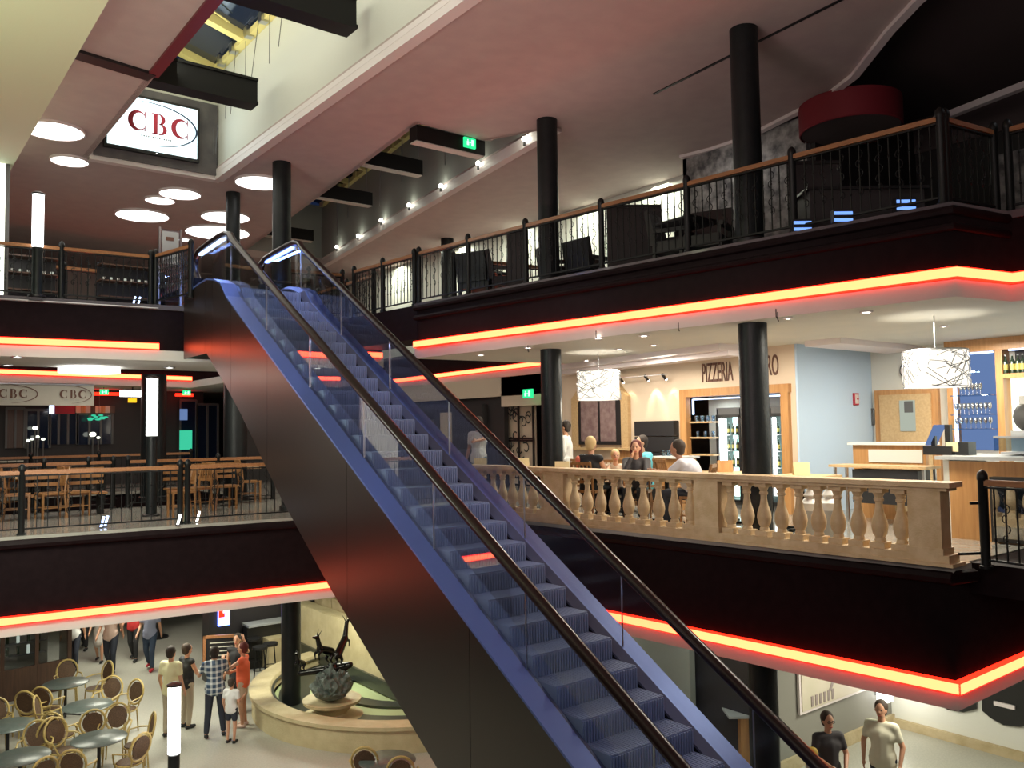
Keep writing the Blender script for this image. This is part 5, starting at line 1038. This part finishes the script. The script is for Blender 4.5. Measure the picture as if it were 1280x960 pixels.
for k, (x, y, lb) in enumerate(((1.5, 19.6, 'long wooden bench at the rear railing, far left'), (3.4, 19.4, 'long wooden bench at the rear railing, left of the lamp post'), (6.2, 19.3, 'long wooden bench at the rear railing, right of the lamp post'))):
    t = thing('bench', lb, 'bench', (x, y, 0), 0, 'benches on the middle floor bridge')
    MB().box(-.8, .8, -.2, .2, .42, .46).out('seat', 'cwood', t); 
    for z in (.62, .76, .9): MB().box(-.8, .8, .2, .23, z, z+.07).out('back_slat', 'cwood', t)
    for s_ in (-.7, .7): MB().box(s_-.03, s_+.03, -.18, .22, 0, .42).out('leg', 'iron', t)
t = thing('service_table', 'pale long table standing behind the rear railing of the far left shops', 'table', (2.5, 28.6, 0)); MB().box(-1, 1.4, -.3, .3, .9, .96).out('top', 'banner', t); MB().box(-.9, 1.3, -.2, .2, 0, .9).out('body', 'walld', t)
# restaurant tables and chairs
seats = [(rest(736, 15.4), -1.3, 'chair under the blonde woman behind the balustrade'), (rest(768, 15.9), 2.5, 'chair under the small child at the restaurant table'), (rest(795, 15.2), 2.2, 'chair under the red haired woman'), (rest(806, 16.6), 1.3, 'chair under the man in cyan'), (rest(868, 13.7), .45, 'chair under the heavy man in white')]
for p_, rz, lb in seats:
    r_ = rz+PI; o = dup(wc, (p_[0], p_[1], 0), r_, 'brown wooden '+lb, 'wooden chairs in the pizzeria'); o.scale = (1.1,)*3
for px, d, lb in ((752, 15.6, 'pale wooden restaurant table in front of the child'), (832, 14.6, 'pale wooden restaurant table before the heavy man in white'), (655, 17.2, 'pale wooden restaurant table left of the dark column'), (600, 17.4, 'pale wooden restaurant table at the left end of the balustrade')):
    q = rest(px, d); o = dup(tb, q, .1, lb, 'tables in the pizzeria'); o.scale = (1.1,)*3
for px, d, rz, lb in ((745, 17.6, .4, 'empty wooden chair behind the blonde woman'), (722, 17.0, 2.6, 'empty wooden chair beside the standing woman in white'), (842, 16.0, 1.2, 'empty wooden chair behind the heavy man')):
    o = dup(wc, rest(px, d), rz, lb, 'wooden chairs in the pizzeria'); o.scale = (1.1,)*3
for px, d, lb in ((600, 17.4, 'cream menu card standing above the balustrade at its left end'), (653, 17.2, 'cream menu card standing beside the handrail above the balustrade'), (702, 15.1, 'cream menu card lying in front of the dark column'), (905, 14.5, 'orange brown menu folder behind the nearest column, left'), (1000, 13.3, 'cream folded napkins by the service counter')):
    q = rest(px, d); t = thing('menu_card', lb, 'menu', (q[0], q[1], .86)); MB().add([(-.13, -.04, 0), (.13, -.04, 0), (.13, 0, .2), (-.13, 0, .2), (-.13, .04, 0), (.13, .04, 0)], [(0, 1, 2, 3), (3, 2, 5, 4)]).out('card', 'paper' if px != 905 else 'wood', t)
    t.rotation_euler = (0, 0, -YAW)
    if px == 702: MB().box(-.03, .03, -.03, .03, -.86, 0).out('stand', 'iron', t)
    if px in (905, 1000): dup(tb, (q[0], q[1], 0), 0, {905: 'pale wooden restaurant table left of the nearest middle column', 1000: 'pale wooden restaurant table by the pale blue wall'}[px], 'tables in the pizzeria').scale = (1.1,)*3
t = thing('glass_stack', 'stack of upturned glasses on a pale shelf beside the banquette', 'glasses', (13.1, 11.45, 0)); q = PX(852, 560, 13.0)
MB().box(12.85, 13.35, 11.1, 11.75, 0, 1.02).out('cabinet', 'wood', t, True); MB().box(12.8, 13.4, 11.05, 11.8, 1.02, 1.06).out('top', 'white', t, True)
for k in range(8): dup(tp_, (12.95+.13*(k % 2), 11.2+.07*k, 1.06), 0, ORD[k]+' clear glass from the front on the pale cabinet beside the banquette', 'glasses on the pale cabinet')
for x, lb in ((1011, 'white lantern vase standing behind the balustrade, left one'), (1034, 'white lantern vase standing behind the balustrade, right one')):
    q = rest(x, 11.9); t = thing('vase', lb, 'vase', (q[0], q[1], 0), 0, 'white vases behind the balustrade'); MB().lathe([(0, .0), (.14, 0), (.16, .3), (.15, .55), (.08, .62), (.1, .66), (.05, .74), (.06, .78), (0, .82)], 16).out('body', 'white', t); MB().cyl((0, 0), .17, 0, .45, 16).out('pot', 'p_grey', t)
# bistro chairs and tables of the ground floor cafe
def bistro_chair():
    t = thing('bistro_chair', 'chair', 'chair')
    MB().lathe([(0, .43), (.2, .43), (.21, .45), (.2, .47), (0, .475)], 16).out('seat', 'weave', t)
    MB().tube([(.21*math.cos(a), .21*math.sin(a), .445) for a in [k*PI/9 for k in range(18)]], .015, 6, closed=True).out('seat_rim', 'rattan', t)
    for x, y in ((-.15, -.15), (.15, -.15), (-.15, .15), (.15, .15)): MB().tube([(x*1.15, y*1.15, 0), (x, y, .44)], .015, 6).out('leg', 'rattan', t)
    MB().tube([(.21*math.cos(a), .21+.04+.05*math.sin(a), .73+.235*math.sin(a)) for a in [k*PI/10 for k in range(20)]], .02, 6, closed=True).out('back_ring', 'rattan', t)
    o = MB(); n = 16; o.add([(0, .24, .73)]+[(.17*math.cos(2*PI*k/n), .25+.04*math.sin(2*PI*k/n), .73+.19*math.sin(2*PI*k/n)) for k in range(n)]+[(0, .265, .73)]+[(.17*math.cos(2*PI*k/n), .27+.04*math.sin(2*PI*k/n), .73+.19*math.sin(2*PI*k/n)) for k in range(n)], [(0, 1+k, 1+(k+1) % n) for k in range(n)]+[(n+1, n+2+(k+1) % n, n+2+k) for k in range(n)]+[(1+k, n+2+k, n+2+(k+1) % n, 1+(k+1) % n) for k in range(n)]); o.out('back_panel', 'weave', t)
    for s_ in (-1, 1): MB().tube([(.13*s_, .19, .45), (.15*s_, .22, .56)], .014, 6).out('back_stay', 'rattan', t); MB().tube([(.2*s_, .24, .68), (.27*s_, .1, .68), (.27*s_, -.08, .66), (.19*s_, -.14, .46)], .015, 6).out('armrest', 'rattan', t)
    return t
bc = bistro_chair()
def cafe_table():
    t = thing('cafe_table', 'table', 'table'); MB().lathe([(0, .72), (.43, .72), (.45, .735), (.43, .75), (0, .75)], 32).out('top', 'tabletop', t); MB().tube([(0, 0, .03), (0, 0, .72)], .03, 10).out('pillar', 'black', t)
    for k in range(3): a = k*2*PI/3; MB().tube([(0, 0, .1), (.3*math.cos(a), .3*math.sin(a), .02)], .02, 6).out('foot', 'black', t)
    return t
ct = cafe_table()
TBL = [((3.61, 20.07), 'rearmost round table, by the cafe glass'), ((3.65, 18.13), 'round table in the middle of the cafe'), ((3.42, 16.06), 'nearest round table, in front'), ((2.28, 17.85), 'round table at the left photo edge'), ((2.23, 16.0), 'round table at bottom left')]
for (x, y), lb in TBL: dup(ct, (x, y, G), 0, 'grey green '+lb+' of the ground floor', 'round cafe tables')
CH = [(3.80, 20.85), (2.9, 19.35), (2.68, 17.30), (3.1, 17.55), (4.15, 18.85), (4.38, 18.35), (3.85, 16.85), (3.2, 19.45), (2.35, 19.6), (2.2, 18.7), (4.25, 20.3), (2.55, 16.75), (3.0, 16.7), (3.55, 17.3), (4.05, 16.15), (2.95, 15.35), (2.35, 15.3), (3.75, 15.4), (3.1, 18.5)]
fw2, rt2 = Vector((math.sin(YAW), math.cos(YAW))), Vector((math.cos(YAW), -math.sin(YAW))); seen = {}
ordn = ['', ', second one', ', third one', ', fourth one', ', fifth one']
for x, y in CH:
    (tx, ty), lb = min(TBL, key=lambda T: (T[0][0]-x)**2+(T[0][1]-y)**2); d = Vector((tx-x, ty-y)); rz = math.atan2(-d.x, d.y)+PI+random.uniform(-.25, .25)
    a, c = -d.dot(rt2), -d.dot(fw2); w_ = ('right of' if a > 0 else 'left of') if abs(a) > abs(c) else ('behind' if c > 0 else 'in front of')
    key = (w_, lb); seen[key] = seen.get(key, -1)+1
    dup(bc, (x, y, G), rz, 'rattan bistro chair '+w_+' the '+lb.replace(' of the cafe', '')+ordn[seen[key]], 'rattan bistro chairs')
for px, py, lb in ((459, 944, 'rattan bistro chair with its back to the fountain, left of the pair at bottom centre'), (501, 956, 'rattan bistro chair at bottom centre, right of the pair by the fountain')):
    q = P(px, py, -3.57); dup(bc, (q.x, q.y, G), PI-.65+(.1 if px > 480 else 0), lb, 'rattan bistro chairs')
q = P(480, 1000, G); dup(ct, (q.x-.1, q.y-.3, G), 0, 'grey green round table mostly below the photo edge, by the fountain chairs', 'round cafe tables')
structure(MB().bar((4.3, 14.1, G+.02), (3.9, 15.4, G+.02), .12, .04).bar((1.9, 16.2, G+.02), (2.4, 14.0, G+.02), .12, .04).out('trim_24', 'wood'))
# cafe glass front
t = thing('cafe_window', 'dark framed glass front of the cafe behind the bistro chairs', 'shop front', (2.6, 23.4, G)); a_, c_ = (0.6, 21.8), (4.1, 22.4)
for k in range(6):
    u = k/5; x, y = a_[0]+(c_[0]-a_[0])*u, a_[1]+(c_[1]-a_[1])*u; MB().box(x-.04, x+.04, y-.04, y+.04, G, -1.62).out('mullion', 'dwood', t, True)
    if k < 5:
        x2, y2 = a_[0]+(c_[0]-a_[0])*(u+.2), a_[1]+(c_[1]-a_[1])*(u+.2); MB().bar((x, y, (G-1.62)/2+.2), (x2, y2, (G-1.62)/2+.2), .01, 2.2).out('pane', 'glass', t, True)
MB().bar((*a_, G+.35), (*c_, G+.35), .08, .7).out('base_panel', 'dwood', t, True); MB().bar((*c_, (G-1.62)/2), (4.3, 24.5, (G-1.62)/2), .1, 2.66).out('side_wall', 'dwood', t, True)
structure(MB().box(-1, 4.0, 24.6, 24.7, G, -1.62).out('wall_cafe', 'wallg'))
for k in range(6): 
    t = thing('bottle_rack', 'dim row of bottles behind the cafe glass, row %s from the top' % ('one', 'two', 'three', 'four', 'five', 'six')[k], 'rack', (2.9, 23.6, G+.7+.28*k)); MB().box(-.9, .9, -.1, .1, -.02, 0).out('board', 'grate', t)
    for j in range(8): MB().cyl((-.8+.22*j, 0), .035, 0, .2, 8).out('bottle', ('e_glow' if (j+k) % 3 == 0 else 'bottle'), t)  # some bottles emit a pale glow as painted glints
# info stand, kiosk, menu board
q = foot_at(198, 797); t = thing('sign_stand', 'black board on a pole standing behind the walkers', 'sign', q); MB().tube([(0, 0, 0), (0, 0, 1.2)], .06, 8).out('pole', 'black', t); MB().box(-.45, .45, -.05, .05, .75, 1.9).out('board', 'black', t); MB().cyl((0, 0), .28, 0, .04, 16).out('foot', 'black', t)
t = thing('kiosk', 'black kiosk with a bright blue and red screen on the ground floor', 'kiosk', (7.3, 20.6, G)); a0_, a1_ = PY(273, 783, 20.45), PY(287, 755, 20.45)
MB().box(6.75, 7.15, 20.5, 21.0, G, -1.7).out('cabinet', 'black', t, True); MB().box(a0_.x, a1_.x, 20.44, 20.5, a0_.z, a1_.z+.1).out('screen', 'e_blue', t, True); MB().box(a0_.x, a1_.x-.12, 20.43, 20.44, a0_.z+.2, a0_.z+.38).out('red_picture', 'e_red', t, True); MB().box(a0_.x+.1, a1_.x-.02, 20.425, 20.44, a0_.z+.3, a0_.z+.55).out('pale_picture', 'e_screen', t, True)
structure(MB().box(7.2, 11.5, 21.6, 21.8, G, -1.62).out('wall_ground', 'walld'))
wallbox('bar_hatch', 'dark bar opening with a pale worktop behind the fountain', 'counter', [('worktop', 'p_grey', (7.9, 9.0, 21.0, 21.5, G+1.05, G+1.1)), ('front', 'black', (7.9, 9.0, 21.1, 21.4, G, G+1.05))], (8.4, 21.2, G))
for k, (px, py) in enumerate(((325, 850), (338, 845), (318, 838))):
    q = foot_at(px, py); t = thing('bar_stool', ['black bar stool right of the menu board', 'black bar stool beside the ground floor column', 'black bar stool behind the other two by the menu board'][k], 'stool', q, 0, 'black bar stools'); MB().cyl((0, 0), .18, .74, .8, 14).out('seat', 'black', t)
    for j in range(4): a = j*PI/2+.4; MB().tube([(.12*math.cos(a), .12*math.sin(a), .74), (.2*math.cos(a), .2*math.sin(a), 0)], .014, 6).out('leg', 'iron', t)
    MB().tube([(.16*math.cos(a), .16*math.sin(a), .25) for a in [i*PI/6 for i in range(12)]], .01, 5, closed=True).out('foot_ring', 'iron', t)
q = foot_at(280, 895); q = (q[0]+.15, q[1]+.55, G); t = thing('menu_board', 'menu board in a reddish wooden frame before the man in plaid', 'sign', q, -.45); MB().box(-.36, .36, 0, .04, .95, 1.5).out('panel', 'black', t)
for bx in ((-.4, .4, -.02, .05, 1.5, 1.56), (-.4, .4, -.02, .05, .9, .96), (-.4, -.34, -.02, .05, .9, 1.56), (.34, .4, -.02, .05, .9, 1.56)): MB().box(*bx).out('frame', 'p_brown' if False else 'rail', t)
for k in range(5): MB().box(-.26, .1+.04*k, -.01, -.002, 1.03+.09*k, 1.05+.09*k).out('text_line', 'banner', t)
for s_ in (-.3, .3): MB().tube([(s_, .02, .92), (s_, .1, 0)], .02, 6).out('leg', 'rail', t)
# fountain
FC = (9.9, 16.6); t = thing('fountain', 'round sandstone fountain with dark mosaic rings and green water', 'fountain', (*FC, G))
FA = (0, 0, 0), math.radians(104), math.radians(290)
MB().lathe([(3.0, .0), (3.36, .0), (3.36, .42), (3.42, .43), (3.42, .5), (3.0, .5), (2.96, .45), (2.96, 0)], 48, *FA).out('rim', 'stone2', t)
MB().lathe([(0, 0), (3.0, 0), (3.0, .26), (0, .26)], 48, *FA).out('water', 'water', t)
MB().lathe([(2.15, .27), (2.8, .27), (2.8, .30), (2.15, .30)], 48, *FA).out('mosaic_ring', 'fdark', t); MB().lathe([(1.3, .26), (1.65, .26), (1.65, .31), (1.3, .31)], 40, *FA).out('mosaic_ring', 'fdark', t)
MB().lathe([(2.9, .26), (3.0, .26), (3.0, .44), (2.9, .44)], 48, *FA).out('inner_step', 'fdark', t)
bx, by = P(415, 873, G+.62).x-FC[0], P(415, 873, G+.62).y-FC[1]
MB().lathe([(0, .3), (.25, .3), (.42, .5), (.56, .56), (.58, .62), (.52, .62), (.42, .58), (0, .58)], 36, (bx, by, 0)).out('bowl', 'stone2', t)
MB().lathe([(0, .26), (.62, .26), (.62, .30), (.3, .32), (.25, .5), (0, .5)], 40, (bx, by, 0)).out('bowl_plinth', 'stone2', t)
# rock and bronze group
rk = thing('rock', 'greenish rough rock standing in the fountain bowl', 'rock', (FC[0]+bx, FC[1]+by, G+.6)); bm = bmesh.new(); bmesh.ops.create_icosphere(bm, subdivisions=4, radius=1)
from mathutils import noise
for v in bm.verts:
    n_ = noise.noise(v.co*2.2)+.5*noise.noise(v.co*6); v.co = Vector((v.co.x*.3*(1.25-.35*v.co.z), v.co.y*.3*(1.25-.35*v.co.z), (v.co.z+1)*.33))*(1+.16*n_+.12*noise.noise(v.co*11))
me = bpy.data.meshes.new('rock_mass'); bm.to_mesh(me); bm.free(); me.materials.append(M['rock']); link('rock_mass', me, rk)
def goat(lb, pos, rz, s, up):
    t = thing('bronze_figure', lb, 'sculpture', pos, rz, 'bronze animals of the fountain'); 
    c = [((0, -.25, .28), (0, .12, .28+up*.35), .12, .10), ((0, .12, .28+up*.35), (0, .22, .5+up*.55), .08, .055), ((0, .22, .5+up*.55), (0, .36, .5+up*.62), .06, .03)]
    for sx in (-1, 1):
        c += [((sx*.07, -.25, .25), (sx*.08, -.16, .12), .065, .04), ((sx*.08, -.16, .12), (sx*.08, -.26, 0), .035, .02), ((sx*.06, .12, .24+up*.35), (sx*.07, .24, .16+up*.4), .045, .03), ((sx*.07, .24, .16+up*.4), (sx*.07, .22, .02+up*.38), .026, .018), ((sx*.03, .2, .55+up*.56), (sx*.07, .1, .68+up*.6), .018, .008)]
    c += [((0, -.33, .32), (0, -.42, .2), .03, .012)]
    o = fuse(c, [], .016, 'bronze', 'body', t, 1); o.scale = (s, s, s); return t
base = Vector((FC[0]+bx, FC[1]+by, G+1.22))
pd = thing('sculpture_plinth', 'black pointed base slab carrying the bronze animals', 'sculpture base', (base.x, base.y, base.z)); o = fuse([((-.5, .4, -.1), (.2, -.1, .0), .06, .1), ((.2, -.1, .0), (.3, -.2, .05), .1, .07), ((0, 0, -.6), (0, 0, 0), .09, .12)], [], .03, 'bronze', 'slab', pd, 1)
goat('tall bronze animal rearing up at the right of the fountain group', base+Vector((.18, -.12, .1)), -1.0, .72, 1.0); goat('bronze animal in the middle of the fountain group', base+Vector((-.12, .12, .05)), 1.9, .78, .45)
goat('small bronze animal at the left of the fountain group', base+Vector((-.5, .42, -.08)), 2.2, .5, .5)
# curved stone wall behind the fountain with rough blocks on top
structure(MB().box(9.12, 9.5, 13.6, 21.3, G, -2.78).out('wall_fountain', 'stone2')); structure(MB().box(9.06, 9.13, 13.6, 21.3, G+.3, G+.58).out('trim_25', 'fdark')); structure(MB().box(9.5, 14, 13.6, 21.3, G, -2.9).out('wall_terrace', 'stone2'))
wf = thing('stone_terrace', 'terrace of rough stone blocks above the fountain wall', 'stone wall', (FC[0], FC[1]+4, G)); rnd = random.Random(5)
for lv in range(3):
    for k in range(16):
        a = 0; x, y = 9.95+.42*lv, 14.0+.46*(k+.5*(lv % 2)); bm = bmesh.new(); bmesh.ops.create_cube(bm, size=1)
        for v in bm.verts: v.co = Vector((v.co.x*.42, v.co.y*.44, v.co.z*.26))+Vector((rnd.uniform(-.04, .04), rnd.uniform(-.04, .04), rnd.uniform(-.03, .03)))
        bmesh.ops.bevel(bm, geom=bm.edges, offset=.03, segments=1); me = bpy.data.meshes.new('stone_block'); bm.to_mesh(me); bm.free(); me.materials.append(M['stone3']); o = link('stone_block', me, wf, Vector((x, y, -2.77+.24*lv))-Vector(wf.location)); o.rotation_euler = (0, 0, a)
wallbox('planter_box', 'angular beige planter block at the rear of the fountain', 'planter', [('body', 'stone2', (8.3, 9.05, 20.7, 21.2, G, G+.75))], (8.6, 20.9, G))
# ground floor right: walls, map board, counter, metal barrier
structure(MB().box(12.4, 16.4, 8.8, 8.9, G, -1.62).out('wall_ground', 'wallg')); structure(MB().box(16.3, 16.4, .5, 8.8, G, -1.62).out('wall_ground', 'wallw'))
structure(MB().box(12.4, 16.3, 8.74, 8.8, G, G+.22).box(16.22, 16.3, .5, 8.8, G, G+.16).out('baseboard_right', 'stone3'))
structure(MB().box(12.3, 12.5, 8.9, 14, G, -1.62).out('wall_ground', 'walld')); structure(MB().box(12.1, 20, 14, 14.1, G, -1.62).out('wall_ground', 'wallg'))
t = thing('map_board', 'large framed map board with brown lines on the grey ground floor wall', 'sign', (14.8, 8.7, -2.9)); m0, m1 = PY(1003, 890, 8.72), PY(1110, 845, 8.72)
MB().box(m0.x-.05, m1.x+.05, 8.73, 8.78, m0.z-.05, -1.9).out('frame', 'lip', t, True); MB().box(m0.x, m1.x, 8.71, 8.73, m0.z, -1.95).out('sheet', 'mapm', t, True)
for a, c, w_ in (((13.6, -2.4), (15.3, -3.25), .1), ((14.5, -2.4), (14.0, -3.15), .06), ((13.8, -2.7), (14.8, -2.5), .06), ((14.7, -3.2), (15.6, -2.5), .06), ((15.0, -2.5), (16.0, -2.9), .06)): MB().bar((a[0], 8.7, a[1]), (c[0], 8.7, c[1]), w_, .012, (0, 1, 0)).out('street', 'mapl', t, True)
MB().tube([(15.1+.3*math.cos(k*PI/8), 8.7, -2.45+.2*math.sin(k*PI/8)-.35) for k in range(16)], .03, 6, closed=True).out('square', 'mapl', t, True)
for k in range(6): MB().box(13.4+.13*k, 13.46+.13*k, 8.695, 8.71, -3.32, -3.14).out('legend_bar', 'mapl', t, True)
t = thing('wave_window', 'dark display window with a wavy white lower edge on the right ground floor wall', 'window', (16.3, 6, -3))
def wv(ps): return [(y, z) for y, z in ps]
w1p = [PX(x, y, 16.26) for x, y in ((1120, 865), (1140, 872), (1155, 868), (1170, 875), (1185, 887), (1205, 890), (1221, 886), (1221, 850), (1120, 850))]
MB().sheet([(p.y, p.z) for p in w1p], 16.24, 16.29).out('dark_pane', 'black', t, True)
w2p = [PX(x, y, 16.26) for x, y in ((1228, 888), (1240, 898), (1255, 906), (1275, 908), (1300, 905), (1330, 895), (1330, 840), (1228, 850))]
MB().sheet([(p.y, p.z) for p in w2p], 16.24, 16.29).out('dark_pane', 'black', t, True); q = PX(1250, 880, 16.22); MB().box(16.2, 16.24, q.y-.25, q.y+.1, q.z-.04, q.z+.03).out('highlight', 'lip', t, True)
q = PY(1106, 868, 8.6); wallbox('wall_lamp', 'bright small wall lamp behind the man in the cream shirt', 'lamp', [('shade', 'e_tube', (q.x-.12, q.x+.12, 8.5, 8.7, q.z-.12, q.z+.16)), ('bracket', 'steel', (q.x-.03, q.x+.03, 8.7, 8.8, q.z-.05, q.z+.05))], (q.x, 8.6, q.z))
lamp('AREA', (12.6, 5.9, -1.68), 60, (1, .95, .8), .8); lamp('POINT', (q.x, 8.3, q.z), 14, (1, .95, .8), .1)  # area lamp added to brighten the men; point lamp serves the wall lamp
q = P(928, 950, G); t = thing('counter_post', 'orange wooden counter post with a pale tray on top', 'counter', (P(928, 955, G).x, P(928, 955, G).y, G), -YAW); MB().box(-.09, .09, -.3, .3, 0, .9).out('post', 'wood', t); MB().box(-.3, .2, -.35, .35, .9, .94).out('tray', 'p_grey', t)
t = thing('barrier', 'curved chromed tube barrier before a glazed partition', 'barrier', (12.0, 11.8, G)); q0, q1 = Vector((11.6, 11.9, G)), Vector((11.9, 10.9, G))
MB().tube([q0, q0+Vector((0, 0, 1.25)), q0+Vector((0, 0, 1.42))+(q1-q0)*.06, q0+Vector((0, 0, 1.45))+(q1-q0)*.2, q1+Vector((0, 0, 1.45))], .025, 8).out('tube', 'steel', t, True); MB().tube([q1, q1+Vector((0, 0, 1.45))], .025, 8).out('tube', 'steel', t, True); MB().bar(q0+Vector((0, 0, .7)), q1+Vector((0, 0, .7)), .012, 1.1).out('glass', 'glass', t, True)
structure(MB().box(12.05, 12.2, 10.3, 13.9, G, -1.9).out('wall_partition', 'shaft2'))
# top floor furniture seen as silhouettes
def armchair():
    t = thing('armchair', 'chair', 'chair'); MB().box(-.3, .3, -.3, .28, .28, .46).out('seat', 'cushion', t); MB().sheet([(.22, .4), (.34, .4), (.42, .95), (.34, .97)], -.32, .32).out('backrest', 'cushion', t)
    for s_ in (-1, 1): MB().box(s_*.32-.04, s_*.32+.04, -.28, .3, .58, .64).out('armrest', 'cushion', t); MB().box(s_*.3-.025, s_*.3+.025, -.27, -.22, 0, .6).out('leg', 'black', t); MB().box(s_*.3-.025, s_*.3+.025, .24, .29, 0, .6).out('leg', 'black', t)
    return t
ac = armchair(); k_ = 0
for px, d, rz, lb in ((702, 16.6, 1.2, 'dark armchair behind the upper railing right of the dark column'), (724, 16.2, -1.0, 'dark armchair beside the table right of the upper dark column'), (738, 16.4, 1.6, 'dark armchair left of the big dark partition'), (846, 13.4, .4, 'dark armchair left of the nearest upper column'), (858, 13.0, 2.6, 'dark armchair directly behind the railing post left of the nearest upper column'), (882, 12.8, -1.2, 'dark armchair with a curved back beside the nearest upper column'), (632, 18.6, 1.0, 'dark armchair left of the upper dark column'), (600, 19.2, 2.0, 'dark armchair far left on the upper right gallery')):
    r_ = ray(px, 300); xx = (11.3, 12.3, 11.5, 11.1, 12.3, 11.2, 10.7, 10.4)[k_]; k_ += 1; o = dup(ac, (xx, r_.y*xx/r_.x, 4.3), rz, lb, 'dark armchairs on the top floor'); o.scale = (1.1,)*3
tb2 = table('black', .8, .8, .76)
for px, d, lb in ((714, 17.9, 'black table among the armchairs right of the upper dark column'), (866, 13.9, 'black table between the armchairs near the nearest column'), (615, 19.6, 'black table left of the upper dark column')):
    q = on_ray(px, d); dup(tb2, (q.x, q.y, 4.3), 0, lb, 'black tables on the top floor')
for x0, x1, d, lb in ((764, 832, 15.2, 'broad dark partition panel behind the upper railing, centre right'), (637, 664, 17.0, 'narrow dark partition panel left of the upper dark column'), (1003, 1060, 12.8, 'dark partition panel behind the railing right of the nearest upper column')):
    a, c = on_ray(x0, d), on_ray(x1, d); t = thing('partition', lb, 'partition', ((a.x+c.x)/2, (a.y+c.y)/2, 4.3), 0, 'dark partitions on the top floor'); MB().bar((*a, 4.98), (*c, 4.98), .12, 1.36).out('panel', 'walld', t, True); MB().bar((*a, 5.68), (*c, 5.68), .16, .05).out('cap', 'black', t, True)
for k, (px, py) in enumerate(((937, 293), (1012, 279), (1064, 267), (1144, 252))):
    d = (12.4, 11.4, 10.9, 10.6)[k]; q = on_ray(px, d); t = thing('blue_display', ['small blue lit display at the base of the nearest column', 'small blue lit display right of the nearest column', 'small blue lit display in the middle of the dark counter', 'small blue lit display beside the corner post'][k], 'display', (q.x, q.y, 4.3), -YAW, 'blue displays behind the upper railing')
    r_ = ray(px, py); zz = EYE+r_.z*(q.x/r_.x)-4.3; MB().box(-.13, .13, 0, .1, max(.0, zz-.14), zz+.08).out('case', 'black', t)
    for j in range(2): MB().box(-.12, .12, -.012, 0, zz-.08+.09*j, zz-.04+.09*j).out('light_bar', 'e_disp', t)
q = on_ray(1099, 11.4); t = thing('counter', 'dark counter behind the railing near the upper corner', 'counter', (q.x+.3, q.y, 4.3), -YAW); MB().box(-1.0, .6, 0, .5, 0, .62).out('body', 'walld', t); MB().box(-1.05, .65, -.05, .55, .62, .66).out('top', 'black', t)
# dark furniture and shelves of the left top floor
for k, (x, y, w2) in enumerate(((1.2, 24.4, 1.6), (3.8, 24.9, 1.8), (6.6, 24.6, 1.6))):
    pass
structure(MB().box(-6, 20, 33.0, 33.1, 4.3, 7.6).out('wall_upper', 'ceil')); structure(MB().box(-6, 9.0, 30.0, 30.1, 4.3, 6.1).out('wall_upper', 'walld'))
for k, (x, lb) in enumerate(((2.4, 'dark open shelf with small bright cups behind the left top railing'), (5.0, 'dark open shelf with glinting glasses left of the escalator top'))):
    t = thing('shelf_unit', lb, 'shelf', (x, 19.8, 4.3), 0, 'dark shelves of the left top floor'); MB().box(-.9, .9, .2, .25, 0, 1.15).out('back', 'black', t)
    for z in (.35, .7, 1.05): MB().box(-.9, .9, -.15, .2, z, z+.03).out('shelf_board', 'dwood', t)
    for j in range(12): MB().cyl((-.8+.145*j, 0), .03, .73, .80, 8).out('cup', 'e_glow' if j % 2 else 'white', t)  # alternate cups emit, their brightness painted in
q = PY(168, 382, 18.3)
for x, y, lb in ((166, 380, 'slanting pale blue light tube on the floor edge, left one of the pair'), (172, 380, 'slanting pale blue light tube on the floor edge, right one of the pair')):
    q = PY(x, y, 18.5); t = thing('light_tube', lb, 'lamp', (q.x, q.y, 4.3), 0, 'slanting light tubes on the top floor'); MB().tube([(0, 0, .01), (.05, 0, .22)], .018, 6).out('tube', 'e_bluew', t); MB().cyl((0, 0), .035, 0, .02, 8).out('foot', 'black', t)
for x, y, lb, c_ in ((126, 653, 'white and blue light tube pair at the foot of the middle floor railing, left', 'e_bluew'), (131, 652, 'right tube of the white and blue pair at the foot of the middle floor railing', 'e_bluew'), (222, 650, 'short slanting white light bar at the foot of the middle floor railing', 'e_tube'), (246, 646, 'short slanting white light bar nearest the escalator', 'e_tube')):
    q = P(x, y+7, 0); t = thing('light_tube', lb, 'lamp', (q.x, q.y, 0), 0, 'slanting light tubes on the middle floor'); MB().tube([(0, 0, .01), (.05, 0, .2)], .02, 6).out('tube', c_, t); MB().cyl((0, 0), .035, 0, .02, 8).out('foot', 'black', t)
